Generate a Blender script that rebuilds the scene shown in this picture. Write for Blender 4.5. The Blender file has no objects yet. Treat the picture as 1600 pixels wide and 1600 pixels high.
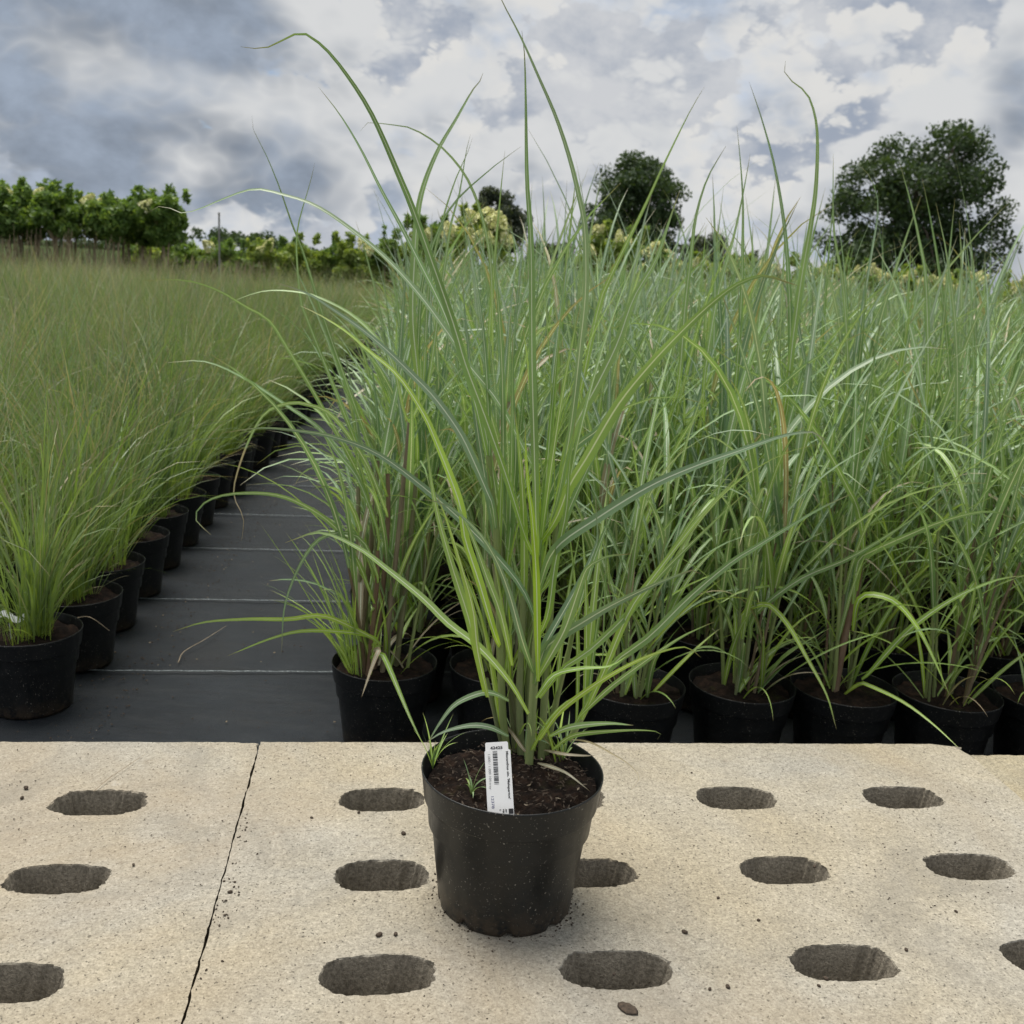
import bpy, math, random
import numpy as np
from mathutils import Vector, Matrix, noise
from mathutils.geometry import delaunay_2d_cdt

random.seed(7); rng = np.random.default_rng(7)
scene = bpy.context.scene
col = scene.collection

# ------------------------------------------------------------------ camera
CAM_LOC = Vector((-0.0255, -1.0836, 0.7299))
PITCH, YAW, ROLL, FPX = 0.2340, 0.0064, 0.0605, 1600.2
fwd = Vector((math.sin(YAW)*math.cos(PITCH), math.cos(YAW)*math.cos(PITCH), -math.sin(PITCH)))
rt0 = Vector((math.cos(YAW), -math.sin(YAW), 0)); up0 = rt0.cross(fwd)
right = rt0*math.cos(ROLL) + up0*math.sin(ROLL); up = -rt0*math.sin(ROLL) + up0*math.cos(ROLL)
cd = bpy.data.cameras.new('camera'); cam = bpy.data.objects.new('camera', cd); col.objects.link(cam)
cam.matrix_world = Matrix(((right.x, up.x, -fwd.x, CAM_LOC.x), (right.y, up.y, -fwd.y, CAM_LOC.y),
                           (right.z, up.z, -fwd.z, CAM_LOC.z), (0, 0, 0, 1)))
cd.sensor_width = 36; cd.lens = 36*FPX/1600; cd.clip_start = .02; cd.clip_end = 2000
cd.dof.use_dof = True; cd.dof.focus_distance = 1.22; cd.dof.aperture_fstop = 13
scene.camera = cam

# ------------------------------------------------------------------ light
SUN_EL, SUN_AZ = math.radians(74), math.radians(-42)      # azimuth from +Y towards +X
sd = bpy.data.lights.new('sun', 'SUN'); sd.energy = 2.0; sd.angle = math.radians(36); sd.color = (1, .95, .87)
sun = bpy.data.objects.new('sun', sd); col.objects.link(sun)
to_sun = Vector((math.sin(SUN_AZ)*math.cos(SUN_EL), math.cos(SUN_AZ)*math.cos(SUN_EL), math.sin(SUN_EL)))
sun.rotation_euler = to_sun.to_track_quat('Z', 'Y').to_euler(); sun.location = to_sun*30

world = bpy.data.worlds.new('World'); scene.world = world; world.use_nodes = True
NT = world.node_tree; NT.nodes.clear()
def W(t, **k):
    n = NT.nodes.new(t)
    for a, b in k.items(): setattr(n, a, b)
    return n
def wl(a, b): NT.links.new(a, b)
def wmath(op, a, b=None, c=None, clamp=False):
    n = W('ShaderNodeMath', operation=op, use_clamp=clamp)
    for i, v in enumerate((a, b, c)):
        if v is None: continue
        if isinstance(v, (int, float)): n.inputs[i].default_value = v
        else: wl(v, n.inputs[i])
    return n.outputs[0]
def wramp(v, pts, interp='LINEAR'):
    n = W('ShaderNodeValToRGB'); cr = n.color_ramp; cr.interpolation = interp
    while len(cr.elements) < len(pts): cr.elements.new(.5)
    for e, (p, c) in zip(cr.elements, pts): e.position = p; e.color = (*c, 1) if len(c) == 3 else c
    wl(v, n.inputs[0]); return n.outputs[0]
def wmix(f, a, b, mode='MIX'):
    n = W('ShaderNodeMix', data_type='RGBA', blend_type=mode)
    for i, v in ((0, f), (6, a), (7, b)):
        if isinstance(v, (int, float)): n.inputs[i].default_value = v
        elif isinstance(v, tuple): n.inputs[i].default_value = (*v, 1)
        else: wl(v, n.inputs[i])
    return n.outputs[2]
sky = W('ShaderNodeTexSky', sky_type='NISHITA'); sky.sun_disc = False
sky.sun_elevation = SUN_EL; sky.sun_rotation = SUN_AZ; sky.air_density = 1.2; sky.dust_density = .6
tc = W('ShaderNodeTexCoord')
def cloudnoise(off, scale, detail, rough, zs=2.6, dist=.0):
    m = W('ShaderNodeMapping'); m.inputs['Scale'].default_value = (1, 1, zs); m.inputs['Location'].default_value = off
    wl(tc.outputs['Generated'], m.inputs[0])
    n = W('ShaderNodeTexNoise'); n.inputs['Scale'].default_value = scale; n.inputs['Detail'].default_value = detail
    n.inputs['Roughness'].default_value = rough; n.inputs['Distortion'].default_value = dist
    wl(m.outputs[0], n.inputs[0]); return n.outputs['Fac']
def billow(off, scale, zs=2.0, octs=5):
    """puffy cumulus relief: octaves of folded noise"""
    m = W('ShaderNodeMapping'); m.inputs['Scale'].default_value = (1, 1, zs); m.inputs['Location'].default_value = off
    wl(tc.outputs['Generated'], m.inputs[0]); tot = None
    for k in range(octs):
        n = W('ShaderNodeTexNoise'); n.inputs['Scale'].default_value = scale*2.05**k; n.inputs['Detail'].default_value = 0; n.inputs['Distortion'].default_value = .12
        wl(m.outputs[0], n.inputs[0])
        v = wmath('MULTIPLY', wmath('ABSOLUTE', wmath('SUBTRACT', n.outputs['Fac'], .5)), 2.4*.56**k)
        tot = v if tot is None else wmath('ADD', tot, v)
    return tot
def density(off, scale, bscale, bamp, dz=0., dx=0., zs=1.55, octs=5):
    a = cloudnoise((off[0]+dx, off[1], off[2]+dz*zs), scale, 2, .5, zs=zs, dist=.15)
    b = billow((off[1]+dx, off[2], off[0]+dz*zs), bscale, zs, octs)
    return wmath('ADD', a, wmath('MULTIPLY', b, bamp))
def smooth(v, a, b): return wramp(v, [(a, (0, 0, 0)), (b, (1, 1, 1))], 'EASE')
mid = cloudnoise((7.3, 2.2, 4.1), 9, 6, .6, zs=1.6, dist=.15)
base = wmix(smooth(mid, .36, .66), (1.85, 2.1, 2.55), (3.3, 3.38, 3.52))             # high veil
def layer(under, off, scale, bscale, bamp, thr, soft, dark, lit, up, rng_):
    d = density(off, scale, bscale, bamp); d2 = density(off, scale, bscale, bamp, up, up*.4, octs=4)
    mask = smooth(d, thr, thr+soft)
    shade = smooth(wmath('ADD', d2, wmath('MULTIPLY_ADD', mid, .16, -.08)), thr-.03, thr+rng_)  # cloud overhead: grey base; none: sunlit top
    dk = wmix(smooth(mid, .3, .72), dark, tuple(c*1.75 for c in dark))
    return wmix(mask, under, wmix(shade, lit, dk)), mask
veil = smooth(cloudnoise((4.4, 1.2, 3.9), 3.1, 4, .55, zs=1.6, dist=.2), .30, .42)
blue = wmix(1.0, sky.outputs[0], (.5, .62, .8), 'MULTIPLY')
c0 = wmix(veil, blue, base)
c1, m1 = layer(c0, (2.2, 8.1, .6), 5.2, 9.5, .24, .60, .045, (1.75, 2.0, 2.4), (3.95, 3.93, 3.85), .022, .24)
c2, m2 = layer(c1, (5.7, 3.3, 9.2), 3.2, 6.0, .26, .63, .06, (1.15, 1.35, 1.66), (3.7, 3.75, 3.78), .034, .26)
final = c2
bg = W('ShaderNodeBackground'); bg.inputs[1].default_value = .076
wl(final, bg.inputs[0]); wo = W('ShaderNodeOutputWorld'); wl(bg.outputs[0], wo.inputs[0])

world.cycles.sampling_method = 'MANUAL'; world.cycles.sample_map_resolution = 256
vs = scene.view_settings
vs.view_transform = 'Standard'; vs.look = 'None'; vs.gamma = 1; vs.exposure = 1.27; vs.use_curve_mapping = False

# ------------------------------------------------------------------ helpers
def empty(name, loc, label=None, cat=None, group=None):
    o = bpy.data.objects.new(name, None); o.empty_display_size = .05; col.objects.link(o); o.location = loc
    tag(o, label, cat, group); return o
def tag(o, label=None, cat=None, group=None, kind=None):
    if label: o['label'] = label
    if cat: o['category'] = cat
    if group: o['group'] = group
    if kind: o['kind'] = kind
    return o
def obj(name, me, parent=None, loc=None):
    o = bpy.data.objects.new(name, me); col.objects.link(o)
    if parent: o.parent = parent
    if loc is not None: o.location = loc
    return o
class Acc:
    """collects quad patches with uv and a per-vertex tint"""
    def __init__(s): s.v = []; s.f = []; s.uv = []; s.t = []; s.m = []; s.n = 0
    def add(s, V, F, UV=None, T=0., mi=0):
        V = np.asarray(V, float).reshape(-1, 3); F = np.asarray(F, int).reshape(-1, 4)
        s.v.append(V); s.f.append(F + s.n); s.n += len(V)
        s.uv.append(np.zeros((len(V), 2)) if UV is None else np.asarray(UV, float))
        s.t.append(np.full(len(V), T) if np.isscalar(T) else np.asarray(T, float))
        s.m.append(np.full(len(F), mi))
    def mesh(s, name, mats, smooth=True):
        V = np.concatenate(s.v); F = np.concatenate(s.f); UV = np.concatenate(s.uv); T = np.concatenate(s.t)
        me = bpy.data.meshes.new(name)
        me.vertices.add(len(V)); me.vertices.foreach_set('co', V.astype(np.float32).ravel())
        me.loops.add(F.size); me.loops.foreach_set('vertex_index', F.astype(np.int32).ravel())
        me.polygons.add(len(F)); me.polygons.foreach_set('loop_start', np.arange(0, F.size, 4, dtype=np.int32))
        me.polygons.foreach_set('material_index', np.concatenate(s.m).astype(np.int32))
        me.polygons.foreach_set('use_smooth', np.full(len(F), smooth))
        me.update(calc_edges=True)
        me.uv_layers.new(name='UVMap').data.foreach_set('uv', UV[F.ravel()].astype(np.float32).ravel())
        a = me.attributes.new('tint', 'FLOAT', 'POINT'); a.data.foreach_set('value', T.astype(np.float32))
        for m in (mats if isinstance(mats, (list, tuple)) else [mats]): me.materials.append(m)
        return me
def grid_faces(n, k):
    i = np.arange(n-1)[:, None]; j = np.arange(k-1)[None]
    a = i*k + j
    return np.stack([a, a+1, a+1+k, a+k], -1).reshape(-1, 4)
def unit(a): return a/np.maximum(np.linalg.norm(a, axis=-1, keepdims=True), 1e-9)
def catmull(P, n):
    P = np.asarray(P, float); d = np.r_[0, np.cumsum(np.linalg.norm(np.diff(P, axis=0), axis=1))]; d /= d[-1]
    Q = np.vstack([2*P[0]-P[1], P, 2*P[-1]-P[-2]]); out = []
    for t in np.linspace(0, 1, n):
        i = min(np.searchsorted(d, t, side='right')-1, len(P)-2); u = (t-d[i])/(d[i+1]-d[i])
        a, b, c, e = Q[i:i+4]
        out.append(.5*((2*b)+(c-a)*u+(2*a-5*b+4*c-e)*u*u+(3*b-a-3*c+e)*u**3))
    return np.array(out)
def blade(acc, P, w, side, tint, fold=.25, wide=3, mi=0, blunt=False):
    """a grass blade along P; side = across direction per point"""
    n = len(P); s = np.linspace(0, 1, n)
    prof = np.minimum(1, .42+2.6*s)*np.clip((1-s)*(1.7 if not blunt else 6), 0, 1)**.85 + .03
    hw = .5*w*prof; T = unit(np.gradient(P, axis=0)); side = unit(side - T*(side*T).sum(1, keepdims=True)); N = np.cross(T, side)
    if wide == 3:
        V = np.stack([P-side*hw[:, None]+N*(fold*hw)[:, None], P, P+side*hw[:, None]+N*(fold*hw)[:, None]], 1); us = (0, .5, 1)
    else:
        V = np.stack([P-side*hw[:, None], P+side*hw[:, None]], 1); us = (0, 1)
    UV = np.stack(np.broadcast_arrays(np.array(us)[None], s[:, None]), -1)
    tt = np.repeat(tint, wide) if not np.isscalar(tint) else tint
    acc.add(V.reshape(-1, 3), grid_faces(n, wide), UV.reshape(-1, 2), tt, mi)
def tube(acc, P, r, k=6, tint=0., mi=0):
    P = np.asarray(P, float); n = len(P); r = np.broadcast_to(r, (n,)); T = unit(np.gradient(P, axis=0))
    ref = np.where(np.abs(T[:, 2:3]) > .95, np.array([[1., 0, 0]]), np.array([[0, 0, 1.]]))
    A = unit(np.cross(T, ref)); B = np.cross(T, A); a = np.linspace(0, 2*np.pi, k+1)
    V = P[:, None]+r[:, None, None]*(A[:, None]*np.cos(a)[None, :, None]+B[:, None]*np.sin(a)[None, :, None])
    UV = np.stack(np.broadcast_arrays(np.linspace(0, 1, k+1)[None], np.linspace(0, 1, n)[:, None]), -1)
    acc.add(V.reshape(-1, 3), grid_faces(n, k+1), UV.reshape(-1, 2), tint, mi)
def bezmesh(name, V, F, mats, smooth=False):
    me = bpy.data.meshes.new(name); me.from_pydata([tuple(v) for v in V], [], F); me.update()
    for m in (mats if isinstance(mats, (list, tuple)) else [mats]): me.materials.append(m)
    if smooth: me.polygons.foreach_set('use_smooth', np.full(len(me.polygons), True))
    return me
def lathe(acc, prof, k=40, mi=0, wob=0.):
    prof = np.asarray(prof, float); a = np.linspace(0, 2*np.pi, k+1); n = len(prof)
    rr = prof[:, 0][:, None]*(1+wob*np.cos(2*a+.6)[None])
    V = np.stack([rr*np.cos(a)[None], rr*np.sin(a)[None], np.repeat(prof[:, 1][:, None], k+1, 1)], -1)
    UV = np.stack(np.broadcast_arrays(np.linspace(0, 1, k+1)[None], np.linspace(0, 1, n)[:, None]), -1)
    acc.add(V.reshape(-1, 3), grid_faces(n, k+1)[:, ::-1], UV.reshape(-1, 2), 0., mi)

# ------------------------------------------------------------------ materials
class Mat:
    def __init__(s, name):
        s.m = bpy.data.materials.new(name); s.m.use_nodes = True; s.t = s.m.node_tree
        s.b = s.t.nodes['Principled BSDF']; s.o = s.t.nodes['Material Output']
    def n(s, t, **k):
        x = s.t.nodes.new(t)
        for a, b in k.items(): setattr(x, a, b)
        return x
    def l(s, a, b): s.t.links.new(a, b)
    def set(s, sock, v):
        if isinstance(v, (int, float)): sock.default_value = v
        elif isinstance(v, tuple): sock.default_value = (*v, 1) if len(v) == 3 and sock.type == 'RGBA' else v
        else: s.l(v, sock)
    def math(s, op, a, b=0., c=0., clamp=False):
        x = s.n('ShaderNodeMath', operation=op, use_clamp=clamp)
        for i, v in enumerate((a, b, c)): s.set(x.inputs[i], v)
        return x.outputs[0]
    def noise(s, scale, detail=4, rough=.55, coord='Object', dist=0., stretch=None):
        c = s.n('ShaderNodeTexCoord').outputs[coord] if isinstance(coord, str) else coord
        if stretch:
            m = s.n('ShaderNodeMapping'); m.inputs['Scale'].default_value = stretch; s.l(c, m.inputs[0]); c = m.outputs[0]
        x = s.n('ShaderNodeTexNoise'); x.inputs['Scale'].default_value = scale; x.inputs['Detail'].default_value = detail
        x.inputs['Roughness'].default_value = rough; x.inputs['Distortion'].default_value = dist
        s.l(c, x.inputs[0]); return x.outputs['Fac']
    def ramp(s, v, pts, interp='LINEAR'):
        x = s.n('ShaderNodeValToRGB'); cr = x.color_ramp; cr.interpolation = interp
        while len(cr.elements) < len(pts): cr.elements.new(.5)
        for e, (p, c) in zip(cr.elements, pts):
            e.position = p; e.color = (c, c, c, 1) if isinstance(c, (int, float)) else (*c, 1)
        s.set(x.inputs[0], v); return x.outputs[0]
    def mix(s, f, a, b, mode='MIX'):
        x = s.n('ShaderNodeMix', data_type='RGBA', blend_type=mode)
        for i, v in ((0, f), (6, a), (7, b)): s.set(x.inputs[i], v)
        return x.outputs[2]
    def bump(s, h, strength=.3, dist=.002, nrm=None):
        x = s.n('ShaderNodeBump'); x.inputs['Strength'].default_value = strength; x.inputs['Distance'].default_value = dist
        s.l(h, x.inputs['Height'])
        if nrm is not None: s.l(nrm, x.inputs['Normal'])
        s.l(x.outputs[0], s.b.inputs['Normal']); return x.outputs[0]
    def translucent(s, color, f):
        tr = s.n('ShaderNodeBsdfTranslucent'); s.set(tr.inputs[0], color); mx = s.n('ShaderNodeMixShader')
        mx.inputs[0].default_value = f; s.l(s.b.outputs[0], mx.inputs[1]); s.l(tr.outputs[0], mx.inputs[2]); s.l(mx.outputs[0], s.o.inputs[0])
    def P(s, **k):
        for a, v in k.items(): s.set(s.b.inputs[{'col': 'Base Color', 'rough': 'Roughness', 'spec': 'Specular IOR Level'}[a]], v)
        return s.m

def leaf_material(name, ramp_pts, rib, rib_amt, transl=.28, rough=.42, spec=.45, vary=((.86, .9, .9), (1.14, 1.08, 1.04))):
    m = Mat(name)
    a = m.n('ShaderNodeAttribute', attribute_name='tint').outputs['Fac']
    uv = m.n('ShaderNodeSeparateXYZ'); m.l(m.n('ShaderNodeUVMap', uv_map='UVMap').outputs[0], uv.inputs[0])
    u, v = uv.outputs[0], uv.outputs[1]
    rnd = m.n('ShaderNodeObjectInfo').outputs['Random']
    t = m.math('MULTIPLY', a, .5)
    t = m.math('ADD', t, m.math('MULTIPLY_ADD', v, .07, -.03))
    c = m.ramp(t, ramp_pts)
    nz = m.noise(9, 1)
    c = m.mix(1.0, c, m.ramp(nz, [(.3, .82), (.7, 1.18)]), 'MULTIPLY')
    c = m.mix(1.0, c, m.ramp(rnd, [(0, vary[0]), (1, vary[1])]), 'MULTIPLY')
    if rib_amt:
        d = m.math('ABSOLUTE', m.math('SUBTRACT', u, .5))
        line = m.ramp(d, [(.045, 1.), (.085, 0.)])
        fade = m.ramp(v, [(.0, .5), (.12, 1.), (.75, .85), (1, 0.)])
        c = m.mix(m.math('MULTIPLY', m.math('MULTIPLY', line, fade), rib_amt), c, rib)
        vein = m.math('SINE', m.math('MULTIPLY', u, 75.))
        c = m.mix(.12, c, m.ramp(vein, [(0, (.06, .1, .04)), (1, (.3, .36, .2))]))
    c = m.mix(m.ramp(v, [(.90, 0.), (.985, .75)]), c, (.30, .22, .13))
    m.P(col=c, rough=rough, spec=spec); m.translucent(m.mix(1.0, c, (1.15, 1.15, .55), 'MULTIPLY'), transl)
    return m.m
MISC = leaf_material('broad_grass_leaf', [(0, (.42, .63, .05)), (.1, (.345, .52, .11)), (.2, (.27, .42, .15)), (.3, (.23, .37, .175)), (.4, (.24, .36, .225)),
        (.52, (.285, .38, .29)), (.62, (.34, .32, .18)), (.8, (.38, .29, .20)), (1, (.54, .47, .36))], (.76, .82, .68), .9, transl=.28, vary=((.80, .86, .86), (1.2, 1.13, 1.04)))
FINE = leaf_material('fine_grass_leaf', [(0, (.38, .49, .08)), (.15, (.25, .36, .095)), (.32, (.165, .25, .10)), (.5, (.20, .275, .145)), (.65, (.26, .29, .18)),
        (.8, (.31, .27, .18)), (1, (.50, .50, .36))], (.4, .45, .3), 0, transl=.34, vary=((.68, .76, .74), (1.26, 1.22, 1.14)))
m = Mat('grass_stem')
a = m.n('ShaderNodeAttribute', attribute_name='tint').outputs['Fac']
c = m.ramp(a, [(0, (.31, .40, .12)), (.35, (.25, .30, .13)), (.7, (.22, .16, .11)), (1, (.19, .085, .06))])
c = m.mix(.35, c, m.ramp(m.noise(60, 4, stretch=(1, 1, .15)), [(.35, (.07, .07, .04)), (.7, (.3, .3, .18))]))
STEM = m.P(col=c, rough=.5, spec=.35)

m = Mat('pot_plastic')
tcp = m.n('ShaderNodeTexCoord').outputs['Object']; sx = m.n('ShaderNodeSeparateXYZ'); m.l(tcp, sx.inputs[0])
speck = m.ramp(m.noise(380, 2, .5, tcp), [(.665, 0.), (.72, 1.)])
patch = m.ramp(m.noise(14, 4, .6, tcp), [(.36, .15), (.6, 1.)])
dust = m.ramp(m.noise(34, 6, .65, tcp, stretch=(1, 1, .5)), [(.42, 0.), (.75, 1.)])
low = m.ramp(sx.outputs[2], [(.004, 1.), (.022, .55), (.04, .12), (.1, .04)])
c = m.mix(m.math('MULTIPLY', dust, .07), (.0050, .0066, .0078), (.05, .052, .054))
c = m.mix(m.math('MULTIPLY', m.math('MULTIPLY', m.ramp(m.noise(70, 5, .7, tcp), [(.38, 0.), (.55, 1.)]), low), .85), c, (.055, .04, .027))
c = m.mix(m.math('MULTIPLY', m.math('MULTIPLY', speck, patch), .7), c, (.35, .33, .29))
m.bump(m.noise(90, 4, .6, tcp), .06, .002)
POT = m.P(col=c, rough=m.ramp(dust, [(0, .34), (1, .6)]), spec=.45)

m = Mat('potting_soil')
n1_ = m.noise(55, 8, .7); n2_ = m.noise(160, 5, .7)
c = m.ramp(n1_, [(.3, (.005, .004, .0035)), (.5, (.013, .0085, .0065)), (.68, (.036, .021, .014))])
c = m.mix(m.ramp(n2_, [(.66, 0.), (.74, .6)]), c, (.10, .065, .042))
c = m.mix(m.math('MULTIPLY', m.ramp(m.noise(18, 3), [(.6, 0.), (.72, 1.)]), .35), c, (.05, .055, .012))
m.bump(m.math('ADD', n1_, m.math('MULTIPLY', n2_, .5)), .9, .006)
SOIL = m.P(col=c, rough=.95, spec=.15)

def concrete(name, warm, grey, dark=1., big=2.2):
    m = Mat(name); tcg = m.n('ShaderNodeTexCoord').outputs['Object']
    c = m.mix(m.ramp(m.noise(big, 5, .6, tcg, .4), [(.38, 0.), (.62, 1.)]), warm, grey)
    c = m.mix(1., c, m.ramp(m.noise(11, 6, .65, tcg), [(.3, .86), (.7, 1.1)]), 'MULTIPLY')
    g = m.noise(330, 4, .75, tcg); g2 = m.noise(130, 4, .7, tcg)
    c = m.mix(1., c, m.ramp(g, [(.30, .42), (.46, .95), (.56, 1.05), (.70, 1.5)]), 'MULTIPLY')
    c = m.mix(1., c, m.ramp(g2, [(.3, .74), (.7, 1.22)]), 'MULTIPLY')
    pit = m.ramp(m.noise(210, 2, .5, tcg), [(.30, 1.), (.345, 0.)])
    c = m.mix(m.math('MULTIPLY', pit, .75), c, (.09, .085, .07))
    st = m.math('MULTIPLY', m.ramp(m.noise(30, 5, .7, tcg), [(.63, 0.), (.72, 1.)]), m.ramp(m.noise(5, 3, .5, tcg), [(.5, 0.), (.62, 1.)]))
    c = m.mix(m.math('MULTIPLY', st, .6), c, (.13, .10, .07))
    c = m.mix(m.math('MULTIPLY', m.ramp(m.noise(1.1, 6, .7, tcg, .6), [(.46, 0.), (.64, 1.)]), .42), c, (.31, .235, .145))
    c = m.mix(m.math('MULTIPLY', m.ramp(m.noise(3.1, 7, .75, tcg, 1.), [(.53, 0.), (.64, 1.)]), .42), c, (.20, .185, .155))
    fl = m.math('MULTIPLY', m.ramp(m.noise(16, 4, .6, tcg), [(.68, 0.), (.8, 1.)]), .4)
    c = m.mix(fl, c, (.62, .6, .55))
    h = m.math('ADD', m.math('MULTIPLY', g, .6), m.math('SUBTRACT', g2, m.math('MULTIPLY', pit, .8)))
    m.bump(h, .8, .003)
    return m.P(col=c, rough=.88, spec=.25)
CONC = concrete('slab_concrete', (.37, .325, .24), (.365, .343, .293))
CONC2 = concrete('rough_slab_concrete', (.37, .32, .22), (.33, .30, .23), big=6)
m = Mat('raw_concrete'); g = m.noise(260, 5, .7)
c = m.ramp(g, [(.3, (.13, .115, .09)), (.55, (.27, .24, .19)), (.75, (.40, .36, .29))]); m.bump(g, .8, .004)
RAW = m.P(col=c, rough=.95, spec=.2)

m = Mat('woven_fabric'); tcf = m.n('ShaderNodeTexCoord').outputs['Object']
wv = m.n('ShaderNodeTexWave', wave_type='BANDS', bands_direction='Y'); wv.inputs['Scale'].default_value = 95; wv.inputs['Distortion'].default_value = .6; m.l(tcf, wv.inputs[0])
wv2 = m.n('ShaderNodeTexWave', wave_type='BANDS', bands_direction='X'); wv2.inputs['Scale'].default_value = 140; wv2.inputs['Distortion'].default_value = .4; m.l(tcf, wv2.inputs[0])
c = m.ramp(m.noise(4, 6, .65, tcf), [(.3, (.013, .0175, .0235)), (.7, (.028, .036, .046))])
c = m.mix(m.math('MULTIPLY', m.ramp(m.noise(20, 5, .7, tcf, stretch=(.5, 1.6, 1)), [(.45, 0.), (.75, 1.)]), .55), c, (.050, .054, .058))
c = m.mix(m.math('MULTIPLY', m.ramp(m.noise(55, 3, .6, tcf, stretch=(.12, 2.5, 1)), [(.53, 0.), (.64, 1.)]), .4), c, (.008, .009, .011))
c = m.mix(m.math('MULTIPLY', m.ramp(m.noise(2.4, 5, .7, tcf), [(.5, 0.), (.7, 1.)]), .4), c, (.036, .034, .031))
c = m.mix(.25, c, m.ramp(wv.outputs['Fac'], [(0, (.015, .016, .018)), (1, (.034, .037, .042))]))
m.bump(m.math('ADD', wv.outputs['Fac'], m.math('ADD', wv2.outputs['Fac'], m.math('MULTIPLY', m.noise(9, 4, .6, tcf), 2.))), .6, .003)
FABRIC = m.P(col=c, rough=.6, spec=.35)
m = Mat('marker_thread'); THREAD = m.P(col=m.ramp(m.noise(150, 2), [(.4, (.07, .085, .09)), (.6, (.20, .23, .24))]), rough=.8)
m = Mat('meadow_ground'); g = m.noise(1.3, 8, .7)
c = m.ramp(g, [(.3, (.03, .05, .015)), (.6, (.06, .085, .03)), (.75, (.11, .10, .05))]); m.bump(g, .6, .1)
MEADOW = m.P(col=c, rough=1., spec=.05)
m = Mat('bark'); g = m.noise(9, 7, .7, stretch=(1, 1, .2))
m.bump(g, .8, .03); BARK = m.P(col=m.ramp(g, [(.3, (.045, .035, .026)), (.7, (.15, .12, .09))]), rough=.9)
m = Mat('cane'); CANE = m.P(col=m.ramp(m.noise(25, 3), [(.3, (.22, .16, .10)), (.7, (.40, .32, .22))]), rough=.7)
m = Mat('galvanised_post'); GREYPOST = m.P(col=m.ramp(m.noise(20, 4), [(.3, (.17, .16, .15)), (.7, (.28, .27, .25))]), rough=.6)
def foliage(name, a, b, c2, transl=.25):
    m = Mat(name); t = m.n('ShaderNodeAttribute', attribute_name='tint').outputs['Fac']
    c = m.ramp(t, [(0, a), (.55, b), (1, c2)]); m.P(col=c, rough=.55, spec=.35)
    m.translucent(m.mix(1., c, (1.3, 1.25, .5), 'MULTIPLY'), transl); return m.m
OAK = foliage('tree_leaf', (.035, .062, .03), (.06, .098, .042), (.10, .15, .06), .3)
GREY = foliage('grey_tree_leaf', (.045, .062, .045), (.07, .09, .062), (.10, .125, .08), .3)
HYD = foliage('hydrangea_leaf', (.08, .15, .04), (.16, .26, .065), (.31, .41, .14), .42)
HYDY = foliage('yellow_hydrangea_leaf', (.13, .20, .045), (.25, .34, .08), (.42, .48, .15), .42)
m = Mat('hydrangea_flower'); t = m.n('ShaderNodeAttribute', attribute_name='tint').outputs['Fac']
FLOWER = m.P(col=m.ramp(t, [(0, (.66, .70, .26)), (.5, (.82, .80, .42)), (1, (.86, .83, .62))]), rough=.7); 
m = Mat('label_plastic'); LABEL = m.P(col=(.80, .80, .80), rough=.35)
m = Mat('label_ink'); INK = m.P(col=(.02, .02, .022), rough=.6)
m = Mat('label_grey_ink'); INK2 = m.P(col=(.22, .22, .22), rough=.6)
m = Mat('label_blue_ink'); INK3 = m.P(col=(.10, .10, .22), rough=.6)
m = Mat('soil_crumb'); g = m.noise(300, 4); CRUMB = m.P(col=m.ramp(g, [(.3, (.03, .022, .016)), (.7, (.09, .065, .045))]), rough=.95)
m = Mat('white_tag'); WHITE = m.P(col=(.8, .82, .84), rough=.4)
m = Mat('dry_straw'); STRAW = m.P(col=m.ramp(m.noise(80, 3), [(.3, (.18, .14, .09)), (.7, (.34, .28, .2))]), rough=.8)
# ------------------------------------------------------------------ setting
GZ = -.218
me = bezmesh('ground', [(-900, -60, GZ-.012), (900, -60, GZ-.012), (900, 1500, GZ-.012), (-900, 1500, GZ-.012)], [(0, 1, 2, 3)], MEADOW)
tag(obj('ground', me), kind='structure')
PHI = .08
E = np.array([math.cos(PHI), math.sin(PHI)]); G = np.array([-math.sin(PHI), math.cos(PHI)])
# woven ground cover: a slightly rippled sheet under both blocks of pots
nx, ny = 150, 260
gx = np.linspace(-14, 14, nx); gy = np.concatenate([np.linspace(-3, 3, 180), np.linspace(3.1, 16.5, 80)])
X, Y = np.meshgrid(gx, gy)
acc = Acc()
Zr = .0024*np.sin(Y*19+np.sin(X*3)*2)*np.sin(X*5+Y*2)+.0014*np.sin(Y*47+X*6)*np.sin(X*9+1)
FP = .135; FE = (math.cos(FP), math.sin(FP)); FG = (-math.sin(FP), math.cos(FP))
V = np.stack([X*FE[0]+Y*FG[0], X*FE[1]+Y*FG[1], GZ-.004+Zr], -1).reshape(-1, 3)
acc.add(V, grid_faces(ny, nx))
fab = obj('weed_fabric', acc.mesh('weed_fabric', FABRIC)); tag(fab, kind='structure')
for k, yy in enumerate((1.206, 1.718, 2.236, 2.70, 3.22, 3.74, 4.26, .65)):
    acc = Acc(); xs = np.linspace(-1.6, .35, 60)
    zz = GZ+.0035+0*xs; wob = .0015*np.sin(xs*70)
    A = np.stack([xs*FE[0]+(yy-.0022+wob)*FG[0], xs*FE[1]+(yy-.0022+wob)*FG[1], zz], -1)
    B = np.stack([xs*FE[0]+(yy+.0022+wob)*FG[0], xs*FE[1]+(yy+.0022+wob)*FG[1], zz], -1)
    acc.add(np.stack([A, B], 1).reshape(-1, 3), grid_faces(60, 2))
    obj('marker_thread', acc.mesh('marker_thread', THREAD), fab)

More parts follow.
